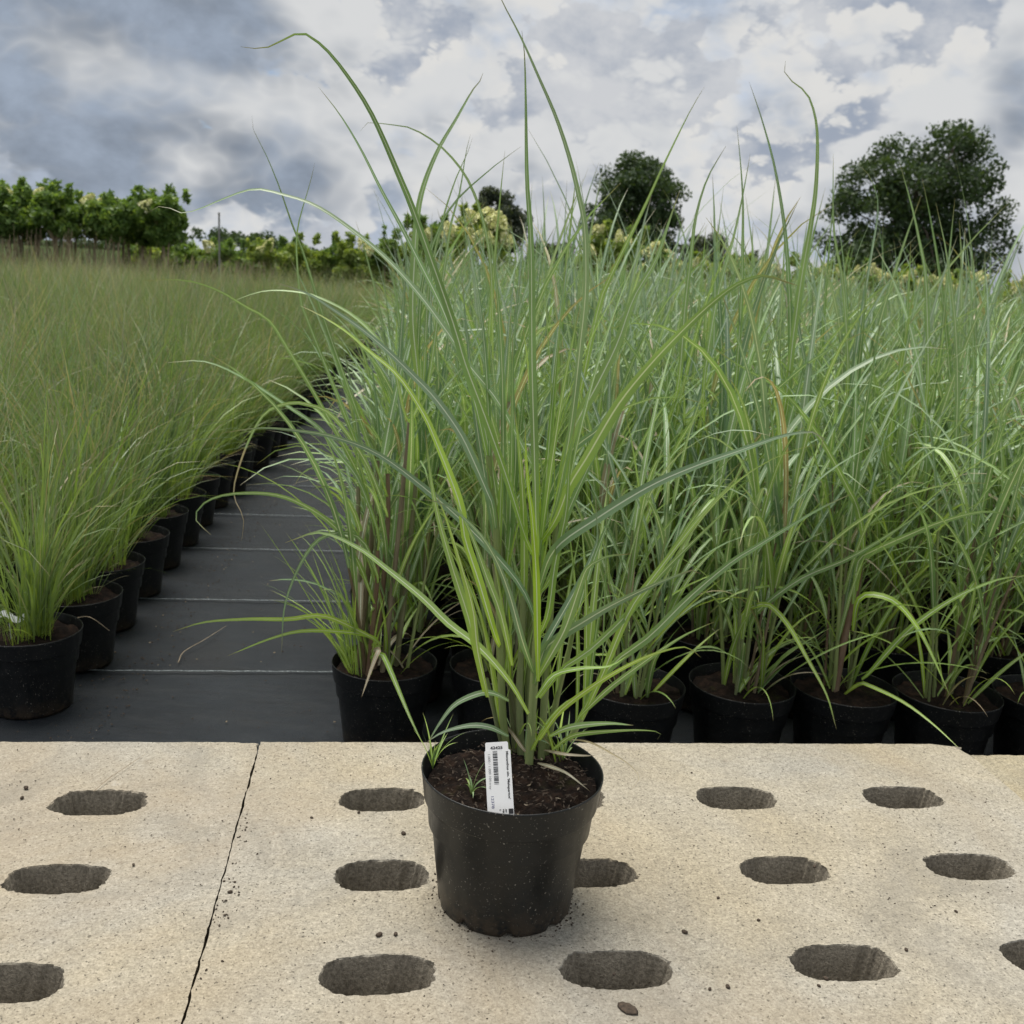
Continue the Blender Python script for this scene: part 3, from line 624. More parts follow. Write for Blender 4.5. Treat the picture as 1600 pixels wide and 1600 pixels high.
# traced leaf and stem paths, in metres
MAIN_LEAVES=[
(0.0093,'g',[(0.001,0.045,0.427),(-0.028,0.056,0.502),(-0.06,0.068,0.576),(-0.081,0.075,0.623),(-0.098,0.082,0.669),(-0.143,0.099,0.775),(-0.163,0.106,0.817),(-0.2,0.118,0.887),(-0.236,0.127,0.934),(-0.259,0.131,0.956),(-0.278,0.134,0.967),(-0.286,0.136,0.967),(-0.305,0.138,0.958),(-0.325,0.141,0.95),(-0.351,0.145,0.951)]),
(0.0088,'g',[(0.01,0.025,0.445),(0.001,0.029,0.546),(-0.007,0.032,0.636),(-0.015,0.036,0.749),(-0.024,0.039,0.82),(-0.03,0.042,0.898),(-0.034,0.044,0.943),(-0.038,0.045,0.965)]),
(0.0074,'b',[(0.03,0.065,0.459),(0.039,0.059,0.527),(0.043,0.053,0.584),(0.045,0.047,0.651),(0.046,0.041,0.711),(0.04,0.034,0.773),(0.032,0.031,0.803),(0.019,0.026,0.841),(0.002,0.021,0.88),(-0.019,0.016,0.918),(-0.039,0.012,0.953),(-0.059,0.007,0.983),(-0.067,0.005,1)]),
(0.0114,'g',[(0.032,0.045,0.456),(0.044,0.037,0.497),(0.061,0.029,0.533),(0.088,0.017,0.592),(0.115,0.006,0.635),(0.142,-0.004,0.671),(0.169,-0.013,0.703),(0.195,-0.021,0.727),(0.219,-0.027,0.737),(0.233,-0.03,0.734),(0.252,-0.035,0.729)]),
(0.0119,'b',[(0.031,0.015,0.427),(0.075,-0.001,0.471),(0.126,-0.018,0.513),(0.171,-0.033,0.541),(0.208,-0.045,0.56),(0.244,-0.058,0.579),(0.268,-0.065,0.587),(0.28,-0.069,0.587),(0.287,-0.072,0.581),(0.284,-0.075,0.571)]),
(0.0061,'g',[(-0.046,0.075,0.498),(-0.066,0.101,0.567),(-0.088,0.122,0.623),(-0.115,0.144,0.68),(-0.149,0.167,0.736),(-0.17,0.18,0.77),(-0.197,0.197,0.811),(-0.225,0.215,0.857),(-0.253,0.23,0.896),(-0.283,0.245,0.929)]),
(0.0074,'b',[(0.007,0.075,0.497),(-0.012,0.081,0.533),(-0.043,0.09,0.581),(-0.08,0.098,0.621),(-0.099,0.103,0.647),(-0.139,0.112,0.694),(-0.182,0.121,0.734),(-0.233,0.13,0.769),(-0.268,0.136,0.787),(-0.3,0.141,0.795),(-0.329,0.145,0.8),(-0.348,0.148,0.797),(-0.376,0.152,0.786),(-0.406,0.156,0.773),(-0.426,0.159,0.769),(-0.442,0.162,0.775),(-0.452,0.163,0.775),(-0.465,0.165,0.768)]),
(0.0092,'g',[(-0.038,0.015,0.254),(-0.058,0.01,0.337),(-0.079,0.006,0.398),(-0.099,0.002,0.462),(-0.109,-0.002,0.509),(-0.116,-0.005,0.557)]),
(0.009,'y',[(-0.033,-0.005,0.256),(-0.047,-0.016,0.314),(-0.054,-0.026,0.364),(-0.067,-0.035,0.411),(-0.085,-0.048,0.468),(-0.098,-0.055,0.5)]),
(0.0094,'y',[(-0.03,0.025,0.321),(-0.051,0.034,0.379),(-0.07,0.042,0.428),(-0.079,0.049,0.468),(-0.11,0.061,0.536),(-0.127,0.066,0.567),(-0.156,0.074,0.604),(-0.192,0.081,0.63),(-0.216,0.085,0.648),(-0.248,0.091,0.665),(-0.272,0.095,0.674)]),
(0.0082,'Y',[(0.022,-0.015,0.283),(0.017,-0.021,0.344),(0.011,-0.028,0.413),(0.002,-0.035,0.481),(-0.002,-0.036,0.499),(-0.008,-0.041,0.542),(-0.011,-0.045,0.577)]),
(0.0102,'g',[(0.022,-0.005,0.284),(0.035,-0.017,0.318),(0.047,-0.029,0.353),(0.057,-0.046,0.404),(0.063,-0.055,0.429),(0.074,-0.061,0.44),(0.084,-0.066,0.447),(0.106,-0.075,0.453)]),
(0.009,'b',[(0.027,0.005,0.317),(0.047,-0.009,0.369),(0.061,-0.019,0.406),(0.07,-0.026,0.435),(0.074,-0.032,0.457),(0.07,-0.039,0.483),(0.067,-0.045,0.505)]),
(0.0108,'b',[(0.027,0.005,0.311),(0.045,-0.01,0.337),(0.063,-0.023,0.356),(0.091,-0.044,0.385),(0.128,-0.071,0.418),(0.154,-0.091,0.439),(0.166,-0.1,0.447),(0.172,-0.105,0.445)]),
(0.0083,'y',[(0.077,0.015,0.226),(0.094,0.004,0.284),(0.117,-0.012,0.37),(0.143,-0.024,0.423),(0.178,-0.039,0.487),(0.203,-0.049,0.525),(0.216,-0.055,0.546)]),
(0.0084,'g',[(0.025,-0.005,0.259),(0.049,-0.006,0.296),(0.077,-0.007,0.32),(0.118,-0.009,0.369),(0.152,-0.011,0.42),(0.206,-0.014,0.486),(0.232,-0.015,0.515)]),
(0.0089,'g',[(0.07,0.015,0.221),(0.105,0.029,0.286),(0.15,0.04,0.324),(0.193,0.053,0.369),(0.238,0.064,0.41),(0.27,0.072,0.431),(0.339,0.087,0.475),(0.379,0.095,0.495)]),
(0.0061,'y',[(0.028,-0.015,0.212),(0.047,-0.029,0.254),(0.077,-0.045,0.291),(0.106,-0.059,0.32),(0.134,-0.072,0.343),(0.162,-0.085,0.359),(0.174,-0.09,0.359),(0.183,-0.095,0.353)]),
(0.007,'g',[(0.072,-0.005,0.239),(0.102,-0.017,0.281),(0.141,-0.032,0.325),(0.169,-0.043,0.354),(0.188,-0.05,0.369),(0.203,-0.055,0.379)]),
(0.0063,'y',[(0.021,-0.015,0.263),(0.038,-0.025,0.295),(0.066,-0.035,0.309),(0.096,-0.046,0.318),(0.116,-0.055,0.337)]),
(0.0074,'g',[(0.041,0.015,0.203),(0.056,0.012,0.214),(0.074,0.008,0.222),(0.107,0.001,0.23),(0.134,-0.005,0.232)]),
(0.0064,'g',[(0.045,-0.005,0.197),(0.062,-0.013,0.217),(0.083,-0.022,0.228),(0.126,-0.039,0.242),(0.151,-0.049,0.247),(0.158,-0.052,0.245),(0.154,-0.055,0.24)]),
(0.0065,'b',[(-0.007,0.005,0.205),(-0.029,-0.002,0.218),(-0.052,-0.009,0.222),(-0.081,-0.019,0.217),(-0.098,-0.025,0.207)]),
(0.0066,'b',[(-0.009,0.025,0.24),(-0.026,0.02,0.25),(-0.043,0.016,0.251),(-0.07,0.009,0.239),(-0.087,0.002,0.217),(-0.099,-0.005,0.195)]),
(0.008,'g',[(0.014,0.005,0.234),(-0.01,0.01,0.27),(-0.046,0.015,0.307),(-0.083,0.02,0.332),(-0.114,0.025,0.359),(-0.16,0.031,0.392),(-0.19,0.035,0.411),(-0.234,0.04,0.425),(-0.275,0.045,0.409)]),
(0.009,'b',[(0.011,0.045,0.348),(-0.012,0.053,0.383),(-0.074,0.068,0.44),(-0.13,0.081,0.481),(-0.179,0.092,0.51),(-0.227,0.101,0.524),(-0.264,0.107,0.528),(-0.319,0.117,0.528),(-0.367,0.125,0.518)]),
(0.0096,'b',[(-0.041,0.065,0.462),(-0.046,0.067,0.473),(-0.066,0.074,0.512),(-0.084,0.08,0.543),(-0.114,0.088,0.579),(-0.143,0.094,0.605),(-0.172,0.1,0.629),(-0.201,0.106,0.65),(-0.23,0.112,0.667),(-0.268,0.119,0.687),(-0.306,0.125,0.697)]),
(0.012,'g',[(0.035,0.085,0.462),(0.046,0.102,0.543),(0.073,0.115,0.604),(0.093,0.126,0.651),(0.109,0.137,0.704),(0.132,0.148,0.748),(0.145,0.158,0.794),(0.155,0.165,0.829)]),
(0.0091,'b',[(0.018,0.085,0.454),(0.043,0.102,0.519),(0.077,0.113,0.55),(0.106,0.123,0.582),(0.134,0.136,0.628),(0.163,0.145,0.655)]),
(0.0083,'g',[(-0.021,0.075,0.376),(-0.018,0.09,0.45),(-0.018,0.104,0.524),(-0.027,0.119,0.597),(-0.027,0.133,0.67),(-0.024,0.145,0.729)]),
(0.0075,'b',[(-0.029,0.085,0.388),(-0.05,0.101,0.477),(-0.069,0.117,0.565),(-0.083,0.133,0.652),(-0.093,0.145,0.718)]),
(0.0076,'g',[(-0.008,-0.005,0.296),(-0.024,-0.019,0.36),(-0.042,-0.029,0.406),(-0.059,-0.04,0.451),(-0.086,-0.055,0.508)]),
(0.0074,'b',[(0.001,-0.015,0.331),(-0.016,-0.03,0.387),(-0.033,-0.042,0.429),(-0.054,-0.054,0.462),(-0.085,-0.066,0.49),(-0.11,-0.075,0.497)]),
(0.0078,'y',[(0.029,0.015,0.352),(0.033,0.015,0.412),(0.041,0.015,0.472),(0.041,0.015,0.522),(0.044,0.015,0.578)]),
(0.0073,'g',[(0.032,0.045,0.388),(0.041,0.05,0.448),(0.062,0.055,0.508),(0.087,0.061,0.567),(0.109,0.065,0.611)]),
(0.0047,'d',[(0.026,0.042,0.16),(0.013,0.043,0.171),(-0.005,0.075,0.18),(-0.026,0.125,0.172),(-0.041,0.129,0.163)]),
(0.0044,'d',[(0.03,0.031,0.16),(0.044,-0,0.172),(0.06,-0.028,0.18),(0.075,-0.04,0.175),(0.088,-0.036,0.163)]),
(0.0038,'d',[(0.038,0.066,0.16),(0.059,0.022,0.178),(0.082,0.027,0.175),(0.1,0.053,0.163)]),
(0.0023,'d',[(0.063,0.099,0.16),(0.092,0.066,0.174),(0.119,0.023,0.18),(0.136,0.005,0.177),(0.145,-0.013,0.171),(0.133,-0.029,0.163)]),
]
MAIN_STEMS=[
(0.0091,'',[(-0.002,0.069,0.142),(-0.013,0.07,0.19),(-0.024,0.073,0.304),(-0.035,0.077,0.429),(-0.043,0.078,0.474),(-0.049,0.079,0.518)]),
(0.0092,'',[(0.012,0.068,0.142),(0.005,0.07,0.217),(0.003,0.073,0.298),(0.002,0.076,0.377),(0.002,0.078,0.423)]),
(0.0098,'',[(0.02,0.033,0.142),(0.02,0.039,0.207),(0.019,0.048,0.308),(0.016,0.055,0.384),(0.01,0.063,0.458)]),
(0.0092,'',[(0.036,0.067,0.142),(0.035,0.072,0.218),(0.035,0.079,0.33),(0.035,0.084,0.408),(0.034,0.087,0.458)]),
(0.0078,'',[(0.005,0.084,0.142),(-0.004,0.088,0.208),(-0.019,0.095,0.329),(-0.027,0.1,0.408),(-0.029,0.104,0.462)]),
(0.0078,'',[(0.058,0.082,0.142),(0.08,0.082,0.191),(0.093,0.082,0.225),(0.106,0.082,0.26)]),
(0.0079,'',[(0.042,0.085,0.142),(0.051,0.089,0.219),(0.061,0.093,0.277),(0.065,0.095,0.306)]),
(0.0071,'',[(-0.009,0.085,0.142),(-0.025,0.085,0.199),(-0.037,0.085,0.241)]),
(0.0085,'',[(0.026,0.078,0.142),(0.015,0.08,0.23),(0.011,0.083,0.327),(0.011,0.085,0.39),(0.018,0.088,0.461)]),
(0.0078,'',[(0.015,0.081,0.142),(-0.006,0.088,0.225),(-0.024,0.096,0.32),(-0.036,0.101,0.383)]),
]
CORNER_LEAVES=[
(0.0093,'g',[(-0.266,0.8,0.228),(-0.303,0.785,0.328),(-0.338,0.776,0.376),(-0.373,0.767,0.423),(-0.429,0.757,0.462),(-0.506,0.742,0.511),(-0.571,0.731,0.537),(-0.635,0.72,0.532)]),
(0.0081,'g',[(-0.279,0.8,0.265),(-0.305,0.794,0.339),(-0.376,0.783,0.468),(-0.434,0.774,0.564),(-0.467,0.769,0.613),(-0.51,0.765,0.636),(-0.55,0.762,0.658),(-0.595,0.758,0.672),(-0.636,0.754,0.674),(-0.687,0.75,0.669)]),
(0.0082,'g',[(-0.228,0.82,0.46),(-0.254,0.816,0.554),(-0.314,0.812,0.62),(-0.383,0.808,0.655),(-0.433,0.806,0.664),(-0.483,0.804,0.662),(-0.526,0.801,0.647),(-0.555,0.8,0.632)]),
(0.008,'B',[(-0.253,0.78,0.283),(-0.288,0.761,0.37),(-0.345,0.74,0.452),(-0.389,0.729,0.472),(-0.421,0.722,0.473),(-0.459,0.713,0.455),(-0.484,0.701,0.41),(-0.503,0.687,0.348),(-0.506,0.678,0.309),(-0.487,0.669,0.272),(-0.488,0.66,0.233)]),
(0.008,'g',[(-0.272,0.78,0.106),(-0.295,0.759,0.175),(-0.334,0.733,0.247),(-0.388,0.709,0.292),(-0.441,0.688,0.314),(-0.508,0.662,0.316),(-0.548,0.646,0.302),(-0.561,0.634,0.276),(-0.53,0.62,0.252)]),
(0.0082,'y',[(-0.252,0.76,0.018),(-0.29,0.744,0.047),(-0.352,0.719,0.081),(-0.413,0.696,0.079),(-0.477,0.671,0.084),(-0.549,0.642,0.084),(-0.599,0.62,0.071)]),
(0.0096,'d',[(-0.25,0.74,0.013),(-0.253,0.729,0.004),(-0.259,0.708,-0.014),(-0.269,0.66,-0.051)]),
(0.0095,'y',[(-0.246,0.74,0.004),(-0.239,0.734,0.001),(-0.216,0.702,-0.028),(-0.178,0.644,-0.076),(-0.147,0.6,-0.11)]),
(0.0072,'y',[(-0.255,0.76,0.024),(-0.29,0.747,0.04),(-0.381,0.714,0.052),(-0.441,0.691,0.042),(-0.514,0.66,0.015)]),
(0.0071,'g',[(-0.26,0.77,0.148),(-0.283,0.752,0.215),(-0.317,0.74,0.238),(-0.362,0.726,0.227),(-0.393,0.709,0.183),(-0.416,0.686,0.11),(-0.416,0.66,0.027)]),
(0.0083,'g',[(-0.259,0.82,0.311),(-0.313,0.835,0.441),(-0.384,0.856,0.614),(-0.425,0.869,0.728),(-0.45,0.876,0.784),(-0.477,0.885,0.851),(-0.505,0.892,0.909),(-0.527,0.897,0.946),(-0.531,0.9,0.972)]),
(0.0071,'g',[(-0.271,0.82,0.286),(-0.337,0.83,0.44),(-0.413,0.842,0.613),(-0.426,0.844,0.648),(-0.435,0.849,0.72),(-0.435,0.852,0.777),(-0.414,0.858,0.859),(-0.407,0.86,0.892)]),
(0.0141,'g',[(-0.201,0.84,0.483),(-0.219,0.854,0.624),(-0.221,0.865,0.74),(-0.218,0.873,0.822),(-0.207,0.878,0.876),(-0.185,0.884,0.934),(-0.158,0.89,0.984),(-0.132,0.896,1.034),(-0.119,0.898,1.052),(-0.11,0.899,1.062),(-0.113,0.9,1.068)]),
(0.0071,'g',[(-0.207,0.85,0.457),(-0.208,0.865,0.624),(-0.201,0.873,0.718),(-0.164,0.884,0.824),(-0.098,0.893,0.896),(-0.036,0.9,0.947)]),
(0.0072,'g',[(-0.196,0.85,0.506),(-0.195,0.888,0.683),(-0.178,0.914,0.801),(-0.156,0.932,0.885),(-0.137,0.943,0.933),(-0.129,0.95,0.962)]),
(0.0072,'g',[(-0.189,0.85,0.483),(-0.171,0.891,0.684),(-0.16,0.916,0.802),(-0.147,0.928,0.862),(-0.14,0.943,0.932),(-0.133,0.95,0.968)]),
(0.006,'g',[(-0.066,0.85,0.562),(-0.083,0.882,0.748),(-0.12,0.903,0.862),(-0.171,0.918,0.928),(-0.234,0.931,0.967),(-0.282,0.939,0.975),(-0.331,0.947,0.976),(-0.341,0.95,0.961)]),
]
CORNER_STEMS=[
(0.0113,'',[(-0.303,0.84,-0.078),(-0.288,0.84,0.125),(-0.279,0.84,0.255),(-0.275,0.84,0.356)]),
(0.0112,'',[(-0.27,0.83,-0.078),(-0.255,0.83,0.13),(-0.251,0.83,0.259),(-0.254,0.83,0.334)]),
(0.0111,'',[(-0.252,0.82,-0.078),(-0.233,0.824,0.16),(-0.225,0.827,0.287),(-0.216,0.83,0.435)]),
(0.0114,'',[(-0.291,0.84,-0.078),(-0.308,0.85,0.147),(-0.314,0.86,0.299)]),
(0.0114,'',[(-0.229,0.86,-0.078),(-0.21,0.86,0.177),(-0.203,0.86,0.332)]),
(0.0099,'',[(-0.278,0.8,-0.078),(-0.265,0.8,0.113),(-0.265,0.8,0.19)]),
]
RIGHT_LEAVES=[
(0.0129,'g',[(0.542,1.05,0.475),(0.546,1.061,0.633),(0.55,1.068,0.743),(0.558,1.076,0.851),(0.56,1.081,0.926),(0.553,1.088,1.018),(0.541,1.091,1.066),(0.522,1.094,1.101),(0.488,1.097,1.124),(0.472,1.099,1.144),(0.475,1.1,1.159)]),
(0.0105,'g',[(0.549,1.05,0.476),(0.542,1.073,0.632),(0.529,1.089,0.741),(0.511,1.106,0.849),(0.482,1.123,0.962),(0.448,1.138,1.055),(0.417,1.15,1.126)]),
(0.0091,'g',[(0.436,1.05,0.522),(0.432,1.066,0.691),(0.425,1.076,0.793),(0.418,1.085,0.881),(0.407,1.092,0.955),(0.392,1.1,1.034)]),
(0.0092,'g',[(0.37,1.05,0.518),(0.382,1.068,0.688),(0.405,1.081,0.811),(0.418,1.092,0.906),(0.425,1.1,0.981)]),
(0.0105,'g',[(0.317,1.05,0.515),(0.318,1.066,0.671),(0.322,1.076,0.774),(0.325,1.084,0.85),(0.342,1.092,0.927),(0.375,1.1,0.994)]),
(0.0114,'g',[(0.106,1,0.456),(0.136,1.015,0.657),(0.154,1.019,0.718),(0.189,1.026,0.804),(0.215,1.031,0.867),(0.245,1.038,0.945),(0.287,1.046,1.045),(0.312,1.05,1.093)]),
(0.0095,'g',[(0.853,1.1,0.542),(0.834,1.145,0.752),(0.816,1.163,0.83),(0.795,1.179,0.902),(0.761,1.2,0.996)]),
(0.0091,'b',[(0.675,1.05,0.536),(0.684,1.069,0.706),(0.69,1.079,0.802),(0.694,1.089,0.891),(0.675,1.096,0.946),(0.646,1.1,0.973)]),
(0.0079,'g',[(0.668,1.05,0.536),(0.639,1.071,0.729),(0.608,1.083,0.842),(0.592,1.1,0.991)]),
(0.0097,'y',[(0.448,0.82,0.098),(0.473,0.803,0.125),(0.493,0.791,0.128),(0.525,0.767,0.099),(0.558,0.731,0.047),(0.59,0.693,-0.007),(0.605,0.66,-0.059)]),
(0.0133,'g',[(0.669,0.85,0.207),(0.683,0.842,0.23),(0.739,0.819,0.273),(0.794,0.797,0.311),(0.848,0.776,0.338),(0.885,0.762,0.343),(0.917,0.75,0.33)]),
(0.0121,'y',[(0.669,0.82,0.138),(0.686,0.806,0.158),(0.725,0.783,0.154),(0.76,0.753,0.119),(0.786,0.72,0.071),(0.811,0.68,0.012)]),
(0.007,'y',[(0.672,0.75,-0.003),(0.691,0.726,-0.001),(0.727,0.675,-0.005),(0.76,0.618,-0.019),(0.791,0.55,-0.04)]),
(0.0108,'g',[(0.675,0.85,0.246),(0.651,0.843,0.319),(0.629,0.839,0.353),(0.589,0.833,0.411),(0.551,0.827,0.46),(0.506,0.821,0.508),(0.463,0.815,0.543),(0.382,0.806,0.582),(0.328,0.8,0.613)]),
(0.0108,'y',[(0.706,0.8,0.002),(0.755,0.77,0.102),(0.817,0.74,0.18),(0.88,0.714,0.229),(0.918,0.7,0.242)]),
(0.0121,'g',[(0.473,0.82,0.1),(0.546,0.803,0.181),(0.632,0.785,0.236),(0.722,0.765,0.316),(0.778,0.75,0.377)]),
]
RIGHT_STEMS=[
(0.0153,'',[(0.66,0.85,-0.078),(0.666,0.856,0.045),(0.678,0.863,0.144),(0.682,0.87,0.241)]),
]
# ------------------------------------------------------------------ the labelled plant on the slab and traced leaves of its neighbours
TINT = {'Y': .0, 'y': .16, 'g': .42, 'b': .78, 'd': 1.75, 'B': .5}
rt = random.Random(77)
def sheath(P, stems):
    """let a leaf start as a sheath on the nearest stem below it"""
    b = np.array(P[0]); best = None
    for w, _, S in stems:
        for q in catmull(S, 24):
            if b[2]-.075 < q[2] < b[2]-.022:
                d = np.linalg.norm((q-b)*np.array([1, 1, .25]))
                if best is None or d < best[0]: best = (d, q)
    return [tuple(best[1])]+list(P) if best is not None and best[0] < .09 else P
def traced_leaf(root, off, w, kind, P, name='leaf'):
    n = max(14, min(46, len(P)*3)); Q = catmull(P, n)-np.array(off); T = unit(np.gradient(Q, axis=0))
    view = unit(np.array(off)+Q-np.array(CAM_LOC)); side = unit(np.cross(T, view)); N = np.cross(side, T)
    a0 = rt.uniform(-.75, .75); a1 = a0+rt.uniform(-.6, .6); an = np.linspace(a0, a1, n)[:, None]
    side = side*np.cos(an)+N*np.sin(an)
    s = np.linspace(0, 1, n); t = TINT[kind]+rt.uniform(-.08, .08)+0*s
    if kind == 'B': t = np.where(s > .72, 1.7, t)
    elif kind in 'gb': t = t-.25*np.clip(1-s*3, 0, 1)
    acc = Acc(); o = Q[0].copy()
    blade(acc, Q-o, w/np.cos(np.clip(abs(a0), 0, .7))*.93, side, t, fold=rt.uniform(.12, .35))
    me = acc.mesh(name, MISC)
    lf = obj(name, me, root, o)
    if kind in 'dB': lf['label'] = 'withered brown leaf' if kind == 'd' else 'green leaf with a withered brown tip'
    return lf
def traced_stem(root, off, w, P, tint):
    Q = catmull(P, 14)-np.array(off); acc = Acc(); o = Q[0].copy(); r = np.linspace(w*.52, w*.36, 14)
    for k in (5, 10): r[k-1:k+1] *= 1.12
    tube(acc, Q-o, r, 8, tint); return obj('stem', acc.mesh('stem', STEM), root, o)

hero = empty('broad_grass_plant', (0, 0, 0), 'tall green grass in a black pot with a white label, alone on the concrete slab', 'potted plant')
obj('pot', POT_HI, hero); obj('soil', SOIL_HI, hero)
for k, (w, _, P) in enumerate(MAIN_STEMS): traced_stem(hero, (0, 0, 0), w, P, (.05, .3, .1, .15, .4, .05, .1, .3, .25, .5)[k])
for w, k, P in MAIN_LEAVES: traced_leaf(hero, (0, 0, 0), w, k, P if k == 'd' or P[0][2] < .30 else sheath(P, MAIN_STEMS))
rm = random.Random(5)
for k in range(46):          # erect fill-in leaves from the same stems
    w, _, P = MAIN_STEMS[rm.randrange(len(MAIN_STEMS))]; Q = catmull(P, 30)
    f = rm.uniform(.12, .98); o = Q[int(f*29)]
    d = dict(o=o, az=rm.uniform(0, 6.28), L=rm.uniform(.18, .40)*(.7+.5*f), th0=rm.uniform(.02, .22), th1=0, p=rm.uniform(1.4, 2.6), sway=rm.uniform(-.08, .08), tw=rm.uniform(-.8, .8), w=rm.uniform(.005, .0095), t=rm.uniform(.02, .35)+.4*f*rm.random())
    d['th1'] = d['th0']+rm.uniform(.0, .55)
    a_ = Acc(); leaf_into(a_, d, 12, 3, False); obj('leaf', a_.mesh('leaf', MISC), hero, d['o'])
for k in range(12):          # short basal shoots
    a = rm.uniform(0, 6.28); o = np.array([.026+.035*math.cos(a), .068+.02*math.sin(a), .146])
    d = dict(o=o, az=rm.uniform(0, 6.28), L=rm.uniform(.07, .16), th0=rm.uniform(.1, .6), th1=rm.uniform(.7, 1.8), p=1.4, sway=rm.uniform(-.2, .2), tw=rm.uniform(-1, 1), w=rm.uniform(.0022, .004), t=rm.choice((.1, .2, .4, .5, 1.6)))
    a_ = Acc(); leaf_into(a_, d, 10, 3, False); obj('leaf', a_.mesh('leaf', MISC), hero, o)
# bits of bark, perlite and root in the soil
acc = Acc()
for k in range(420):
    a = rm.uniform(0, 6.28); r_ = .095*math.sqrt(rm.random()); x, y = r_*math.cos(a), r_*math.sin(a); L = rm.uniform(.0012, .0042); b = rm.uniform(0, 6.28)
    z = .153+.006*(1-(r_/.098)**2)+rm.uniform(-.003, .003)
    P = np.array([(x+L*s*math.cos(b), y+L*s*math.sin(b), z+rm.uniform(-.001, .0015)) for s in (-1, 0, 1)])
    tube(acc, P, np.array([.3, 1, .3])*rm.uniform(.0004, .0013), 4, 0, 0 if rm.random() < .93 else 1)
tag(obj('soil_bits', acc.mesh('soil_bits', [CRUMB, STRAW], False), hero), kind='stuff')
# little weeds sprouting in the pot
def weed(base, n, L, seed, spread=1.):
    r = random.Random(seed); w_ = empty('weed', base); w_.parent = hero
    for k in range(n):
        d = dict(o=np.zeros(3), az=r.uniform(0, 6.28), L=L*r.uniform(.5, 1.2), th0=r.uniform(.05, .45)*spread, th1=r.uniform(.3, 1.5)*spread, p=1.4, sway=r.uniform(-.2, .2), tw=r.uniform(-1, 1), w=r.uniform(.0016, .0034), t=r.choice((.1, .2, .45, .6)))
        a_ = Acc(); leaf_into(a_, d, 9, 3, False); obj('leaf', a_.mesh('leaf', MISC), w_)
weed((-.093, .012, .155), 13, .062, 1); weed((-.045, -.035, .15), 10, .038, 2, 1.4); 
weed((.062, .062, .15), 8, .07, 6, 1.5)
# moss cushions and a dry stalk
# neighbours' own leaves
def nearest(x, y): return min(ROOTS, key=lambda t: (t[0]-x)**2+(t[1]-y)**2)
cr = nearest(-.25, .842)
for k, (w, _, P) in enumerate(CORNER_STEMS): traced_stem(cr[2], (cr[0], cr[1], GZ), w, P, (.75, .95, .7, .6, .55, 1.)[k])
for w, k, P in CORNER_LEAVES: traced_leaf(cr[2], (cr[0], cr[1], GZ), w, k, sheath(P, CORNER_STEMS))
r5 = random.Random(55)
for k in range(34):          # yellow-green tuft low on the corner plant
    a = r5.uniform(1.6, 5.0); o = np.array([-.03+.045*math.cos(a), .045*math.sin(a), .146])
    d = dict(o=o, az=a+r5.uniform(-.6, .6), L=r5.uniform(.16, .36), th0=r5.uniform(.05, .6), th1=0, p=1.5, sway=r5.uniform(-.15, .15), tw=r5.uniform(-1, 1), w=r5.uniform(.003, .006), t=r5.uniform(.02, .3))
    d['th1'] = d['th0']+r5.uniform(.1, 1.1)
    a_ = Acc(); leaf_into(a_, d, 11, 3, False); obj('leaf', a_.mesh('leaf', MISC), cr[2], o)
for w, _, P in RIGHT_STEMS:
    t = nearest(P[0][0], P[0][1]); traced_stem(t[2], (t[0], t[1], GZ), w, P, .95)
for w, k, P in RIGHT_LEAVES:
    t = nearest(P[0][0], P[0][1]+.02); b_ = np.array(P[0]); rp = np.array([t[0], t[1], GZ+.146])
    P = [tuple(rp if b_[2] < 0 else b_+min(.3, .1/np.linalg.norm(rp-b_))*(rp-b_))]+list(P)
    traced_leaf(t[2], (t[0], t[1], GZ), w, k, P)
# ------------------------------------------------------------------ plant label
O = Vector((-.0115, -.0835, .158)); UPV = Vector((-.0085, .037, .063)).normalized(); XV = Vector((1, .03, 0)); XV = (XV-UPV*XV.dot(UPV)).normalized(); NV = XV.cross(UPV)
lab = empty('plant_label', O, 'white plastic plant label with barcode stuck in the soil of the lone pot', 'label')
lab.matrix_world = Matrix(((XV.x, UPV.x, NV.x, O.x), (XV.y, UPV.y, NV.y, O.y), (XV.z, UPV.z, NV.z, O.z), (0, 0, 0, 1)))
LW, LH = .0285, .0745
def plate(name, x0, x1, y0, y1, z0, z1, mat, parent, cham=.0012):
    pts = [(x0, y0), (x1, y0), (x1, y1-cham), (x1-cham, y1), (x0+cham, y1), (x0, y1-cham)]
    V = [(x, y, z0) for x, y in pts]+[(x, y, z1) for x, y in pts]; n = len(pts)
    F = [list(range(n))[::-1], list(range(n, 2*n))]+[[i, (i+1) % n, n+(i+1) % n, n+i] for i in range(n)]
    return obj(name, bezmesh(name, V, F, mat), parent)
plate('stake', -LW/2, LW/2, -.018, LH*.885, -.0006, .0002, LABEL, lab); plate('stake_head', -LW/2+.0012, LW/2-.0022, LH*.87, LH, -.00075, .00005, LABEL, lab)
dg = bpy.context.evaluated_depsgraph_get()
def lettering(txt, sx_, ty, size, mat, rotated=False, width=None, bold=0.):
    cu = bpy.data.curves.new('lettering', 'FONT'); cu.body = txt; cu.size = size; cu.align_x = 'LEFT' if rotated else 'CENTER'; cu.align_y = 'CENTER'; cu.offset = bold
    t = bpy.data.objects.new('lettering', cu); col.objects.link(t); bpy.context.view_layer.update()
    me = bpy.data.meshes.new_from_object(t.evaluated_get(bpy.context.evaluated_depsgraph_get())); bpy.data.objects.remove(t)
    me.materials.clear(); me.materials.append(mat)
    xs = [v.co.x for v in me.vertices]; k = width/(max(xs)-min(xs)) if width else 1
    for v in me.vertices:
        x, y = v.co.x*k, v.co.y
        v.co = (y, -x, 0) if rotated else (x, y, 0)
    return obj('lettering', me, lab, (sx_*LW, LH*(1-ty), .00045))
